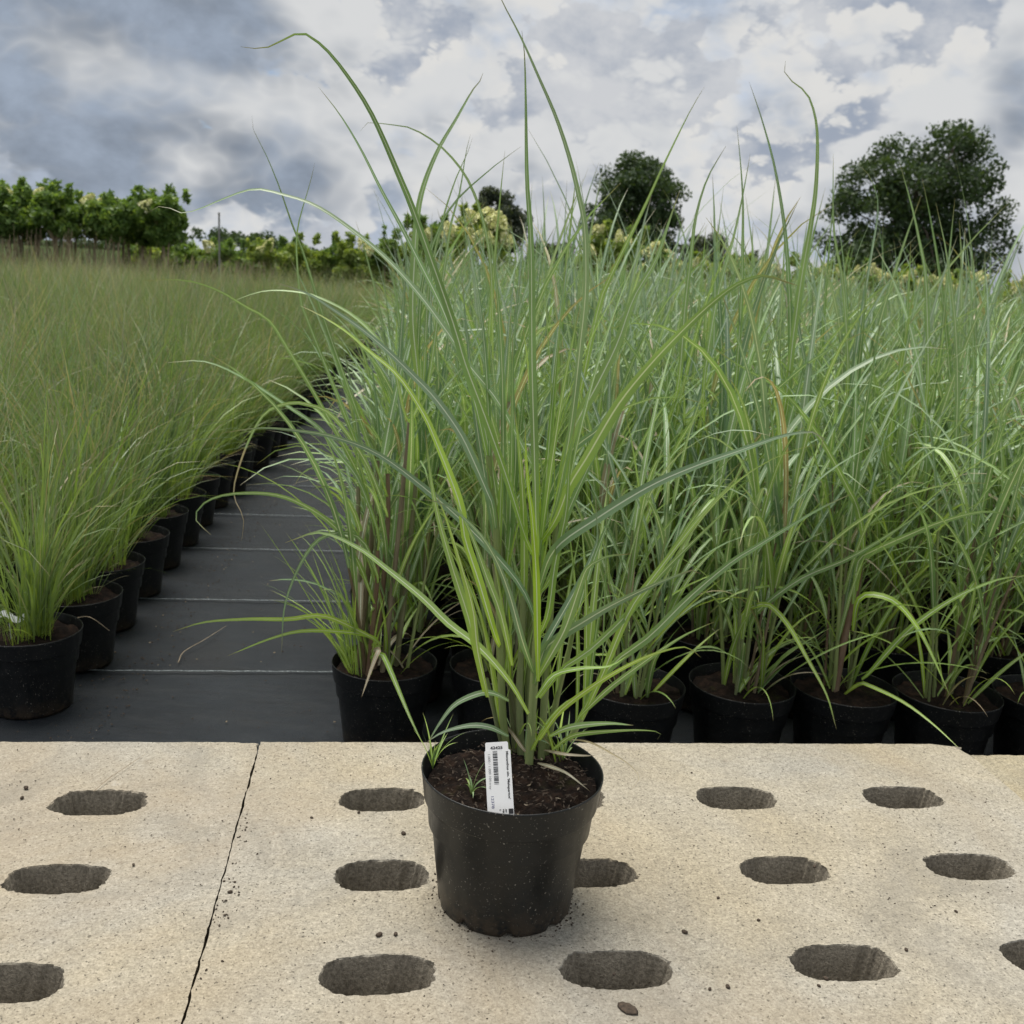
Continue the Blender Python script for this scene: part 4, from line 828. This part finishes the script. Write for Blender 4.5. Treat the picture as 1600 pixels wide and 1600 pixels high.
lettering('42425', -.03, .085, .0042, INK, width=.0135, bold=.00012)
lettering("Miscanthus sin. 'Malepartus'", .36, .14, .0036, INK, True, .0505, bold=.00009)
lettering('1.000 / 1.000 104-tray', -.34, .16, .0036, INK2, True, .037)
lettering('12378', -.29, .755, .0042, INK3, True, .0125)
lettering('ART', .20, .955, .0021, INK, True, .004, bold=.0001); lettering('BES', .10, .955, .0021, INK, True, .004, bold=.0001); lettering('C', -.02, .955, .0021, INK, True, .0018, bold=.0001)
V, F = [], []; yy = .13; rb = random.Random(4)
while yy < .605:
    h = rb.choice((.006, .006, .012, .018)); x0, x1 = -.19*LW, -.01*LW; b = len(V)
    V += [(x0, LH*(1-yy), .00045), (x1, LH*(1-yy), .00045), (x1, LH*(1-yy-h), .00045), (x0, LH*(1-yy-h), .00045)]; F.append((b+3, b+2, b+1, b)); yy += h+rb.choice((.006, .008, .014))
obj('barcode', bezmesh('barcode', V, F, INK), lab)
obj('printed_square', bezmesh('printed_square', [(.30*LW, LH*.045, .00045), (.5*LW-.0006, LH*.045, .00045), (.5*LW-.0006, -.002, .00045), (.30*LW, -.002, .00045)], [(3, 2, 1, 0)], INK), lab)

# white care tag in the first fine grass
tg = empty('care_tag', (-1.01, .86, GZ+.15), 'small crumpled white tag among the leaves of the first walkway pot', 'tag')
acc = Acc(); s = np.linspace(0, 1, 8)
P = np.stack([-.03+.055*s, .025-.01*s, .05+.006*np.sin(s*7)], 1); side = np.stack([0*s, .3+.3*np.sin(s*4), 1+0*s], 1)
V = np.stack([P-unit(side)*.006, P+unit(side)*.007], 1); acc.add(V.reshape(-1, 3), grid_faces(8, 2)); obj('strip', acc.mesh('strip', WHITE), tg)
acc = Acc(); tube(acc, np.array([(-.01, .022, .05), (-.008, .022, .02), (-.006, .022, -.01)]), .0016, 5); obj('pin', acc.mesh('pin', WHITE), tg)

# ------------------------------------------------------------------ litter on the slab and the fabric
def crumb(x, y, size, z=0, seed=0, label='dark soil crumb lying on the pale concrete', flat=.55):
    r = random.Random(seed); acc = Acc(); k, n = 10, 7; V = []
    for i in range(n):
        ph = math.pi*i/(n-1)
        for j in range(k+1):
            t = 2*math.pi*(j % k)/k; d = 1+.45*noise.noise(Vector((math.cos(t)*math.sin(ph)*1.7+seed, math.sin(t)*math.sin(ph)*1.7, math.cos(ph)*1.7)))
            V.append((size*d*math.sin(ph)*math.cos(t), size*.7*d*math.sin(ph)*math.sin(t), size*flat*(d*math.cos(ph)+.8)))
    acc.add(np.array(V), grid_faces(n, k+1)); o = obj('soil_crumb', acc.mesh('soil_crumb', CRUMB), None, (x, y, z)); o.rotation_euler.z = r.uniform(0, 6)
    tag(o, label, 'crumb', 'soil crumbs on the slab'); return o
cb = [(-.134, .123, .005), (.208, -.051, .0045), (-.138, -.087, .005), (.351, -.118, .004), (-.657, .184, .005), (-.650, .158, .004), (-.321, -.024, .004), (-.12, -.084, .004),
      (.30, -.02, .003), (.40, .10, .004), (.26, .02, .003), (.46, -.06, .0035), (.12, -.13, .003), (-.2, .17, .0035), (-.26, .15, .003), (.24, -.14, .004), (.22, -.145, .003), (.55, .02, .003), (.34, -.13, .003), (.28, .34, .0025), (-.45, .02, .003)]
for k, (x, y, s_) in enumerate(cb): crumb(x, y, s_*.8, seed=k*3.7)
o = crumb(.129, -.182, .0115, seed=99, label='brown flake of bark lying near the slab holes', flat=.16); o.name = 'bark_flake'; o['category'] = 'bark'; del o['group']
acc = Acc()
for k in range(900):
    x, y = rm.uniform(-.75, .85), rm.uniform(-.26, .36)
    if noise.noise(Vector((x*4, y*4, 2))) < -.05: continue
    a, b = x*math.cos(TH)+y*math.sin(TH), -x*math.sin(TH)+y*math.cos(TH)
    ok = abs(a+.336) > .006 and a < .8
    for (hx, hy, hl, hw) in mh+lh:
        if abs(a-hx) < hl*1.05 and abs(b-hy) < hw*1.08: ok = False
    if not ok or x*x+y*y < .0075: continue
    L = rm.uniform(.0004, .0014); t = rm.uniform(0, 3.1)
    P = np.array([(x+L*s*math.cos(t), y+L*s*math.sin(t), .0004+L*.15) for s in (-1, 0, 1)]); tube(acc, P, np.array([.3, .7, .3])*L, 4)
tag(obj('fine_grit', acc.mesh('fine_grit', [CRUMB], False)), 'fine dark grit sprinkled over the concrete slabs', 'grit', kind='stuff')
acc = Acc()
for k in range(1500):        # spilled compost on the cloth, mostly along the pots
    y = rm.uniform(.55, 4.5)
    x = (-.86-.065*(y-.9)-abs(rm.gauss(0, .07))+.07) if rm.random() < .6 else rm.uniform(-.95, -.35)-.06*(y-.9)
    L = rm.uniform(.0006, .0028); t = rm.uniform(0, 3.1)
    P = np.array([(x+L*s*math.cos(t), y+L*s*math.sin(t), GZ+.001+L*.3) for s in (-1, 0, 1)]); tube(acc, P, np.array([.3, .7, .3])*L, 4, 0, 0 if rm.random() < .9 else 1)
tag(obj('spilled_compost', acc.mesh('spilled_compost', [CRUMB, STRAW], False)), 'crumbs of compost spilled on the dark woven fabric along the pots', 'compost', kind='stuff')
acc = Acc()
for k in range(170):         # soil shed round the foot of the lone pot and along the slab joint
    if k < 110: a = rm.uniform(0, 6.28); r_ = .079+abs(rm.gauss(0, .009)); x, y = r_*math.cos(a), r_*math.sin(a)
    else:
        b = rm.choice((rm.uniform(-.2, .39), rm.gauss(.12, .04), rm.gauss(.0, .03))); a = -.3345+abs(rm.gauss(0, .012))+.002; x, y = a*math.cos(TH)-b*math.sin(TH), a*math.sin(TH)+b*math.cos(TH)
    L = rm.uniform(.0005, .0018); t = rm.uniform(0, 3.1)
    P = np.array([(x+L*s*math.cos(t), y+L*s*math.sin(t), .0004+L*.3) for s in (-1, 0, 1)]); tube(acc, P, np.array([.3, .8, .3])*L, 4)
tag(obj('shed_soil', acc.mesh('shed_soil', [CRUMB], False)), 'fine soil shed round the foot of the lone pot and along the slab joint', 'soil', kind='stuff')
def straw(P, r, label, name='straw'):
    acc = Acc(); Q = catmull(P, 18); tube(acc, Q-Q[0], np.linspace(r, r*.4, 18), 5); o = obj(name, acc.mesh(name, STRAW), None, Q[0]); tag(o, label, 'straw'); return o
straw([(-.565, .185, .0012), (-.556, .22, .004), (-.545, .26, .003), (-.535, .30, .0012)], .0006, 'thin dry straw lying by an oval hole of the walkway-end slab')
straw([(-.77, 1.16, GZ+.004), (-.775, 1.22, GZ+.008), (-.75, 1.3, GZ+.01), (-.73, 1.42, GZ+.004)], .0011, 'curved pale straw lying on the dark woven fabric')
straw([(-.96, 1.03, GZ+.145), (-.93, 1.04, GZ+.150), (-.905, 1.03, GZ+.146), (-.88, 1.04, GZ+.12)], .0012, 'wavy pale straw caught on the rim of the second walkway pot')

# ------------------------------------------------------------------ trees
def cluster_leaves(acc, centres, radii, n, size, r, squash=.8, base_t=.45, tvar=.4, elong=1.5, lo=0., shade=True):
    """leaf-sized rhombs spread through many clumps"""
    c = np.asarray(centres); rad = np.asarray(radii); rg = np.random.default_rng(r)
    pr = rad**2/np.sum(rad**2); idx = rg.choice(len(c), n, p=pr)
    d = unit(rg.normal(size=(n, 3))); rr2 = rad[idx]*rg.random(n)**.42
    P = c[idx]+d*rr2[:, None]*np.array([1, 1, squash])
    A = unit(rg.normal(size=(n, 3))+d*.2); B = unit(np.cross(A, unit(rg.normal(size=(n, 3))+np.array([0, 0, .7]))))
    s = size*rg.uniform(.6, 1.35, n)[:, None]
    V = np.stack([P-A*s*elong*.5, P+B*s*.42-A*s*.05, P+A*s*elong*.5, P-B*s*.42-A*s*.05], 1).reshape(-1, 3)
    ct = rg.uniform(-.18, .18, len(c))
    t = np.clip(base_t+ct[idx]+rg.normal(0, tvar*.4, n), 0, 1)
    acc.add(V, np.arange(4*n).reshape(-1, 4), None, np.repeat(t, 4))
def tree(name, x, y, h, wd, label, leafmat, seed, n, size, trunk_r, crown0=.16, lobes=None, nclump=60, group='trees beyond the grass fields', clump=.17, lean=0):
    r = random.Random(seed); root = empty(name, (x, y, GZ-.02), label, 'tree', group)
    acc = Acc(); tp = np.array([(0, 0, -.1), (.02*h*lean, .01*h, h*.12), (.03*h*lean, 0, h*.26), (0, .01*h, h*.55), (.01*h, 0, h*.82)])
    tube(acc, catmull(tp, 12), np.linspace(trunk_r, trunk_r*.12, 12), 9)
    lobes = lobes or [(0, 0, .60, .5, .40)]
    C_, R_ = [], []
    for k in range(nclump):
        lx, ly, lz, lr, lh_ = r.choice(lobes)
        while True:
            a, b, c3 = r.uniform(-1, 1), r.uniform(-1, 1), r.uniform(-1, 1); q = a*a+b*b+c3*c3
            if .25 < q < 1: break
        p = np.array([lx*wd+a*lr*wd, ly*wd+b*lr*wd, h*(lz+c3*lh_)])
        if p[2] < h*crown0: p[2] = h*crown0+r.uniform(0, .1)*h
        C_.append(p); R_.append(wd*clump*r.uniform(.55, 1.15))
    for k in range(0, nclump, 4):      # limbs reach into the clumps
        f = r.uniform(.2, .7); s0 = catmull(tp, 20)[int(f*19)]; p = C_[k]; mid_ = (s0+p)/2+np.array([0, 0, .06*h])
        tube(acc, catmull([s0, mid_, p], 7), np.linspace(trunk_r*.38*(1.1-f), trunk_r*.05, 7), 5)
    obj('trunk', acc.mesh('trunk', BARK), root)
    acc = Acc(); cluster_leaves(acc, C_, R_, n, size, seed); obj('crown', acc.mesh('crown', leafmat, False), root)
    return root
tree('broadleaf_tree', 17.3, 46.4, 8.6, 8.6, 'large dark open-crowned tree standing alone beyond the grass field', OAK, 5, 30000, .135, .28, .10,
     lobes=[(.05, 0, .55, .36, .40), (.06, 0, .68, .30, .28), (-.24, 0, .45, .23, .30), (.26, 0, .46, .24, .33), (0, 0, .3, .45, .2)], nclump=190, clump=.095)
tree('broadleaf_tree', 6.55, 62, 8.0, 6.6, 'round dense dark tree behind the yellow hydrangeas', OAK, 8, 18000, .16, .25, .15,
     lobes=[(0, 0, .60, .40, .36), (0, 0, .45, .46, .30), (0, 0, .66, .30, .30)], nclump=150, clump=.12)
tree('willow_tree', -1.75, 72, 6.2, 4.1, 'small greyish rounded tree far off behind a flowering shrub', GREY, 12, 11000, .17, .2, .15, lobes=[(0, 0, .6, .48, .38)], nclump=60, clump=.16)
tree('distant_bush', 2.7, 82, 3.4, 3.8, 'low greyish bush far off between two trees', GREY, 14, 6000, .18, .12, .05, lobes=[(0, 0, .45, .5, .45)], nclump=40, clump=.18)
tree('distant_bush', 14.6, 82, 4.6, 4.4, 'taller grey-green bush far off beside the large tree', GREY, 15, 7000, .2, .12, .05, lobes=[(0, 0, .45, .5, .45)], nclump=40, clump=.18)
tree('distant_bush', 18.0, 84, 3.6, 4.2, 'lower grey-green bush far off beside the large tree', GREY, 16, 6000, .2, .12, .05, lobes=[(0, 0, .45, .5, .45)], nclump=40, clump=.18)
acc = Acc(); rw = np.random.default_rng(4); Cc = []
for k in range(260):
    x = rw.uniform(-95, 60); Cc.append((x, 150+rw.uniform(-6, 6), GZ+rw.uniform(.0, 1.3)+1.1*math.sin(x*.11)+(.7 if -52 < x < -36 else 0)))
cluster_leaves(acc, Cc, rw.uniform(.9, 1.7, 260), 30000, .4, 9)
tag(obj('far_woodland', acc.mesh('far_woodland', OAK, False)), 'dark strip of distant woodland low on the horizon', 'woodland', kind='stuff')

# ------------------------------------------------------------------ hydrangeas
def flower_mesh(seed, L=.16, R0=.065):
    rg = np.random.default_rng(seed); acc = Acc(); n = 230; s = rg.random(n); a = rg.uniform(0, 6.28, n); rad = R0*(1-s**1.6)*(.75+.25*rg.random(n))+.012
    P = np.stack([rad*np.cos(a), rad*np.sin(a), s*L], 1); A = unit(rg.normal(size=(n, 3))); B = unit(np.cross(A, rg.normal(size=(n, 3)))); q = .014
    V = np.stack([P-A*q, P-B*q, P+A*q, P+B*q], 1).reshape(-1, 3); acc.add(V, np.arange(4*n).reshape(-1, 4), None, np.repeat(np.clip(rg.normal(.45, .25, n), 0, 1), 4)); return acc.mesh('flower_head', FLOWER, False)
FLW = [flower_mesh(k) for k in range(3)]
def shrub(name, x, y, base, top, wd, label, mat, seed, n=2600, leaf=.06, flowers=5, stems=7, group='hydrangeas behind the grass fields', trunk=False, cat='shrub', spikes=0, fscale=1.):
    r = random.Random(seed); root = empty(name, (x, y, GZ-.01), label, cat, group); hh = top-GZ; b0 = base-GZ
    acc = Acc(); C_, R_ = [], []
    for k in range(34):
        while True:
            a, b, c3 = r.uniform(-1, 1), r.uniform(-1, 1), r.uniform(-1, 1); q = a*a+b*b+c3*c3
            if .2 < q < 1: break
        C_.append((a*wd*.42, b*wd*.42, (b0+hh)/2+c3*(hh-b0)*.40)); R_.append(wd*.13*r.uniform(.7, 1.3))
    if trunk:
        tp = [(r.uniform(-.03, .03), 0, 0), (r.uniform(-.05, .05), 0, b0*.6), (0, 0, b0+.1), (0, 0, b0+(hh-b0)*.5)]
        tube(acc, catmull(tp, 10), np.linspace(.016, .009, 10), 6)
        for k in range(0, 34, 5): tube(acc, catmull([(0, 0, b0), (C_[k][0]*.5, C_[k][1]*.5, b0+.15), C_[k]], 6), np.linspace(.008, .003, 6), 5)
        obj('trunk', acc.mesh('trunk', CANE), root)
    else:
        for k in range(stems):
            c = C_[k*4 % 34]; tube(acc, catmull([(c[0]*.2, c[1]*.2, 0), (c[0]*.6, c[1]*.6, b0+.2), c], 8), np.linspace(.010, .004, 8), 5)
        obj('stems', acc.mesh('stems', CANE), root)
    acc = Acc(); cluster_leaves(acc, C_, R_, n, leaf, seed, squash=.85, elong=1.9, tvar=.5)
    for k in range(spikes):
        a = r.uniform(0, 6.28); q = wd*.42*math.sqrt(r.random()); cs = [(q*math.cos(a), q*math.sin(a), hh*(.9+.03*j+r.uniform(0, .04))) for j in range(4)]
        cluster_leaves(acc, cs, [.05]*4, 60, leaf*.9, seed*100+k, elong=2.4)
    obj('crown', acc.mesh('crown', mat, False), root)
    for k in range(flowers):
        a = r.uniform(0, 6.28); e_ = r.uniform(.15, 1.2)
        f_ = obj('flower_head', FLW[r.randrange(3)], root, (wd*.47*math.cos(a)*math.cos(e_), -abs(wd*.47*math.sin(a)*math.cos(e_)), (b0+hh)/2+(hh-b0)*.40*math.sin(e_)))
        f_.rotation_euler = (r.uniform(.2, 1.1), r.uniform(-.5, .5), r.uniform(0, 6)); k_ = fscale*r.uniform(.8, 1.3); f_.scale = (k_,)*3
    return root
rs = random.Random(31)
ORD = 'first second third fourth fifth sixth seventh eighth ninth tenth eleventh twelfth thirteenth fourteenth fifteenth'.split()
# standards on the far side of the fine grasses
for k in range(13):
    x = -7.5+k*.225+rs.uniform(-.08, .08); y = 12.9+(k % 3)*.5
    root = shrub('hydrangea_standard', x, y, .72+rs.uniform(-.05, .05), 1.38+rs.uniform(-.1, .12)-(.05 if k > 10 else 0), .78, 'hydrangea standard on a bare stem, %s in its row counted from the grey post' % ORD[12-k], HYD, 60+k, n=5600, leaf=.042, flowers=(1, 0, 1, 2)[k % 4], trunk=True, group='hydrangea standards', spikes=5, cat='small tree')
    acc = Acc(); lx = rs.uniform(-.04, .04); tube(acc, np.array([(.03, -.03, 0), (.03+lx, -.03, .6), (.03+2*lx, -.03, 1.12)]), .011, 6); obj('stake', acc.mesh('stake', CANE), root)
acc = Acc()
for k in range(1500):         # brown dry canes and stalks in front of them
    x, y = rs.uniform(-9.5, -3.6), rs.uniform(12.3, 14.2); h = rs.uniform(.6, 1.12) if x < -5.2 else rs.uniform(.5, .85); P = np.array([(x, y, GZ), (x+rs.uniform(-.03, .03), y, GZ+h*.5), (x+rs.uniform(-.1, .1), y, GZ+h)])
    tube(acc, P, np.array([.006, .005, .003])*rs.uniform(.5, 1.3), 4)
tag(obj('dry_stalks', acc.mesh('dry_stalks', CANE)), 'brown dry stalks standing below the hydrangea standards', 'stalks', kind='stuff')
# mixed hedge row behind the walkway
for k in range(12):
    x = -6.6+k*.42+rs.uniform(-.1, .1); y = 17.2+rs.uniform(-.8, .6)
    shrub('hydrangea_shrub', x, y, .05, (.98, .9, .84, .8, .84, .9, .98, 1.0, 1.06, 1.1, 1.2, 1.16)[k]+rs.uniform(-.04, .06), .85, 'bushy hydrangea in the hedge row, %s counted from the cream-flowered shrub' % ORD[11-k], (HYD, HYDY)[k % 2], 90+k, n=4600, leaf=.042, flowers=(1, 2, 0, 0)[k % 4], spikes=4)
shrub('flowering_shrub', -.62, 13.6, .3, 1.52, 1.1, 'yellow-green shrub crowded with large cream flower heads', HYDY, 131, n=2600, leaf=.06, flowers=16, spikes=2, fscale=1.25)
shrub('flowering_shrub', -1.35, 14.6, .3, 1.34, .9, 'green shrub with few flowers next to the cream-flowered one', HYD, 132, n=2200, leaf=.055, flowers=2, spikes=4)
shrub('flowering_shrub', 1.25, 15.6, .3, 1.50, .95, 'green shrub with scattered pale yellow flower heads in front of the round tree', HYDY, 133, n=2500, leaf=.06, flowers=6, spikes=2)
shrub('flowering_shrub', 1.95, 15.7, .3, 1.42, .9, 'low leafy shrub with pale flowers beside the scattered-flower shrub', HYD, 134, n=2400, leaf=.06, flowers=4, spikes=2)
for k in range(15):
    x = 2.5+k*.62+rs.uniform(-.12, .12); shrub('hydrangea_shrub', x, 17.6+rs.uniform(-.5, .5), .2, 1.12+rs.uniform(-.06, .10), .95, 'pale green hydrangea in the flowering row, %s counted from the scattered-flower shrub' % ORD[k], (HYDY, HYD)[k % 3 == 0], 150+k, n=2000, leaf=.06, flowers=6, spikes=2)
st = empty('stake', (-3.62, 11.5, GZ), 'slim grey post standing upright at the end of the fine grasses', 'post')
acc = Acc(); tube(acc, np.array([(0, 0, 0), (0, 0, .7), (0, 0, 1.37)]), .011, 8); obj('shaft', acc.mesh('shaft', GREYPOST), st)
acc = Acc(); lathe(acc, [(.0005, 1.376), (.010, 1.376), (.013, 1.372), (.013, 1.35), (.011, 1.348)], 10); obj('cap', acc.mesh('cap', GREYPOST), st)

try:
    scene.cycles.max_bounces = 4; scene.cycles.transparent_max_bounces = 4; scene.cycles.diffuse_bounces = 3
except Exception: pass
